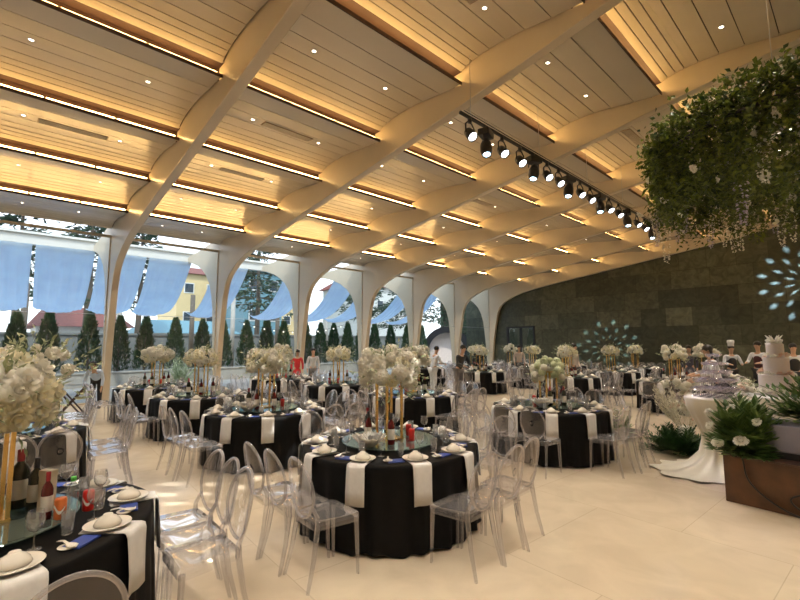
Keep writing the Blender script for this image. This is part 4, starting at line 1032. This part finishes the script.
house((-47, 20.2, -.1), (8, 4.2, 9.6), M['teal'], M['teal'], 'tall teal painted house seen between second and third columns', 1.6, (2, 3))
house((-57, 22.0, -.1), (8, 15, 10), M['housey'], M['redroof'], 'wide yellow rendered house behind the teal one', 1.4, (6, 3))
house((-46, 36.5, -.1), (8, 9, 9), M['housew'], M['redroof'], 'pale two-storey house beyond the third column', 1.6, (4, 2))
t = thing('garden_arch', 'dark round arch entrance with pale inside, behind the far bays', 'arch', (-24.6, 28.2, -.05), radians(41))
mb = MB(); P = [(2.0*cos(pi*k/24), 2.0*sin(pi*k/24)+1.2) for k in range(25)]; Q = [(1.5*cos(pi*k/24), 1.5*sin(pi*k/24)+1.2) for k in range(24, -1, -1)]
k = 25
for (a, b), (c, d), (e, f), (g, h_) in zip(P, P[1:], list(reversed(Q)), list(reversed(Q))[1:]):
    mb.prism([(a, b), (c, d), (g, h_), (e, f)], 'y', -.5, .5)
for s in (-1, 1): mb.bbox(s*1.5, s*2.0, -.5, .5, 0, 1.2)
mb.build('arch_ring', M['black'], t)
mb = MB(); mb.prism([(1.5*cos(pi*j/24), 1.5*sin(pi*j/24)+1.2) for j in range(25)]+[(-1.5, 0), (1.5, 0)], 'y', .4, .5); mb.build('inner_panel', M['domeglow'], t)
t = thing('tall_hedge', 'tall clipped green hedge closing the garden beyond the last bays', 'hedge', (-25, 41, -.05))
mb = MB(); rn = random.Random(77); mb.bbox(-12, 12, .3, 1.3, 0, 7.2); mb.build('branches', M['bark'], t)
mb = MB()
for i in range(5200):
    mb.leaf((rn.uniform(-12, 12), rn.uniform(-.1, .35), rn.uniform(.1, 7.5)), (rn.uniform(-1, 1), rn.uniform(-1, -.1), rn.uniform(-.8, .8)), rn.uniform(.35, .6), rn.uniform(.15, .28))
mb.v = [(x, y, max(z, 0.02)) for x, y, z in mb.v]
o = mb.build('foliage', M['pine'], t); o['kind'] = 'stuff'
# string of festoon bulbs beyond the fourth bay
t = thing('festoon_lights', 'string of small white festoon bulbs outside the third bay', 'string lights', (-23.2, 0, 0))
pts = [(-.0+.1*sin(u*3), 9.5+u*7, 3.0-1.0*4*u*(1-u)*.5) for u in [i/24 for i in range(25)]]
mb = MB(); mb.tube(pts, .012, 5); mb.build('wire', M['cable'], t)
mb = MB(); mb.blob((0, 0, -.06), .05, 8, 6); bme = mb.mesh('bulb', M['bulb'], True)
for p in pts[1:-1:2]: add('bulb', bme, t, p)
# small flowering shrub at the foot of the glass, third and fourth bay
for i, (x, y) in enumerate(((-21.3, 11.6), (-21.2, 17.4), (-21.4, 6.2))):
    greenery('flowering_shrub', (x, y, -.05), f'leafy flowering shrub outside the glass between {("third and fourth", "fifth and sixth", "second and third")[i]} columns', 'shrub', 70, (.9, .9, 1.7), M['sage'], (.15, .3), seed=30+i, group='flowering shrubs outside')

# ------------------------------------------------------------------ lights
def spot(name, loc, target, power, ang, col, blend=.5, size=.05, gobo=None):
    ld = bpy.data.lights.new(name, 'SPOT'); ld.energy = power; ld.spot_size = radians(ang); ld.spot_blend = blend; ld.color = col; ld.shadow_soft_size = size
    o = bpy.data.objects.new(name, ld); COL.objects.link(o); o.location = loc
    o.rotation_euler = (Vector(target)-Vector(loc)).to_track_quat('-Z', 'Y').to_euler()
    if gobo:
        rmax, rings, pet, rad = gobo
        ld.use_nodes = True; nt = ld.node_tree; nt.nodes.clear()
        out = N(nt, 'ShaderNodeOutputLight'); em = N(nt, 'ShaderNodeEmission'); nt.links.new(em.outputs[0], out.inputs[0])
        tc = N(nt, 'ShaderNodeTexCoord'); sp = N(nt, 'ShaderNodeSeparateXYZ'); nt.links.new(tc.outputs['Normal'], sp.inputs[0])
        def mth(op, a, b=None, c=None):
            n = N(nt, 'ShaderNodeMath', operation=op)
            for i, q in enumerate((a, b, c)):
                if q is None: continue
                if isinstance(q, (int, float)): n.inputs[i].default_value = q
                else: nt.links.new(q, n.inputs[i])
            return n.outputs[0]
        za = mth('ABSOLUTE', sp.outputs['Z']); X = mth('DIVIDE', sp.outputs['X'], za); Yv = mth('DIVIDE', sp.outputs['Y'], za)
        r = mth('SQRT', mth('ADD', mth('MULTIPLY', X, X), mth('MULTIPLY', Yv, Yv))); an = mth('ARCTAN2', Yv, X)
        rn_ = mth('MULTIPLY', mth('DIVIDE', r, rmax), rings)            # 0..rings
        idx = mth('FLOOR', rn_)
        rad_ = mth('COSINE', mth('MULTIPLY', mth('SUBTRACT', mth('FRACT', rn_), .5), 2*pi))
        ang_ = mth('COSINE', mth('ADD', mth('MULTIPLY', an, float(pet)), mth('MULTIPLY', idx, pi)))
        s = mth('ADD', mth('MULTIPLY', rad_, .28), mth('MULTIPLY', ang_, 1.1))
        mk = N(nt, 'ShaderNodeMapRange', interpolation_type='SMOOTHSTEP'); mk.inputs['From Min'].default_value = rad-.35; mk.inputs['From Max'].default_value = rad+.3
        nt.links.new(s, mk.inputs['Value'])
        inside = mth('MULTIPLY', mth('LESS_THAN', r, rmax), mth('GREATER_THAN', rn_, 1.0))
        nt.links.new(mth('MULTIPLY', mk.outputs[0], inside), em.inputs[1])
    return o
spot('wall_gobo_lamp', (-4.0, 9.9, 4.9), (-1.3, 22.6, 4.1), 11000, 24, (.55, .85, 1), .1, .01, (.13, 4, 14, 1.05))
spot('wall_gobo_lamp', (-4.0, 13.1, 4.9), (-9.0, 22.6, 1.5), 17000, 24, (.55, .82, 1), .1, .01, (.13, 4, 12, 1.02))
spot('floor_gobo_lamp', (-3.95, 6.2, 4.95), (-4.7, 2.2, 0), 3600, 40, (1, .98, .9), .2, .01, (.3, 6, 17, 1.0))
spot('chandelier_lamp', (-3.95, 7.5, 4.95), (-.5, 8.2, 4.3), 260, 45, (1, .88, .35), .6, .1)
spot('chandelier_lamp', (-3.95, 11.0, 4.95), (-1.6, 9.6, 3.9), 60, 9, (.1, 1, .75), .5, .03)
spot('cake_lamp', (-3.95, 10.2, 4.95), (-.9, 8.5, 1.4), 420, 26, (1, .93, .95), .6, .1)
spot('tower_lamp', (-3.95, 9.0, 4.95), (-1.45, 7.3, 1.2), 260, 16, (.62, .5, 1), .6, .05)
spot('stage_lamp', (-3.95, 8.0, 4.95), (-.6, 6.6, .6), 360, 40, (1, .92, .95), .7, .1)
# real downlight beams under the ceiling downlights
dl = bpy.data.lights.new('downlight_beam', 'SPOT'); dl.energy = 460; dl.spot_size = radians(110); dl.spot_blend = .9; dl.color = (1, .89, .74); dl.shadow_soft_size = .06
for bi, (ya, yb) in enumerate(bays):
    for j in (1, 3, 5, 7, 9):
        x, z = ceil_z(j, .5); o = bpy.data.objects.new('downlight_beam', dl); COL.objects.link(o); o.location = (x, (ya+RT+yb)/2-.75, z-.02)
sl = bpy.data.lights.new('sun', 'SUN'); sl.energy = 2.6; sl.angle = radians(2); sl.color = (1, .95, .86)
so = bpy.data.objects.new('sun', sl); COL.objects.link(so); so.rotation_euler = Vector((-.75, .3, -1.0)).to_track_quat('-Z', 'Y').to_euler()
w = bpy.data.worlds.new('sky'); SC.world = w; w.use_nodes = True; nt = w.node_tree; nt.nodes.clear()
out = N(nt, 'ShaderNodeOutputWorld'); bg = N(nt, 'ShaderNodeBackground'); tc = N(nt, 'ShaderNodeTexCoord'); sp = N(nt, 'ShaderNodeSeparateXYZ'); rp = N(nt, 'ShaderNodeValToRGB')
nt.links.new(tc.outputs['Generated'], sp.inputs[0]); nt.links.new(sp.outputs['Z'], rp.inputs[0]); nt.links.new(rp.outputs[0], bg.inputs[0]); nt.links.new(bg.outputs[0], out.inputs[0])
e = rp.color_ramp.elements; e[0].position = 0; e[0].color = (.93, .96, 1, 1); e[1].position = .6; e[1].color = (.66, .8, 1, 1)
bg.inputs[1].default_value = 2.3

SC.view_settings.view_transform = 'Standard'; SC.view_settings.look = 'None'; SC.view_settings.exposure = 0; SC.view_settings.gamma = 1; SC.view_settings.use_curve_mapping = False
cy = SC.cycles; cy.transparent_max_bounces = 48; cy.max_bounces = 7; cy.diffuse_bounces = 3; cy.glossy_bounces = 3; cy.transmission_bounces = 4
cy.use_denoising = True; cy.caustics_reflective = False; cy.caustics_refractive = False; cy.sample_clamp_indirect = 4.
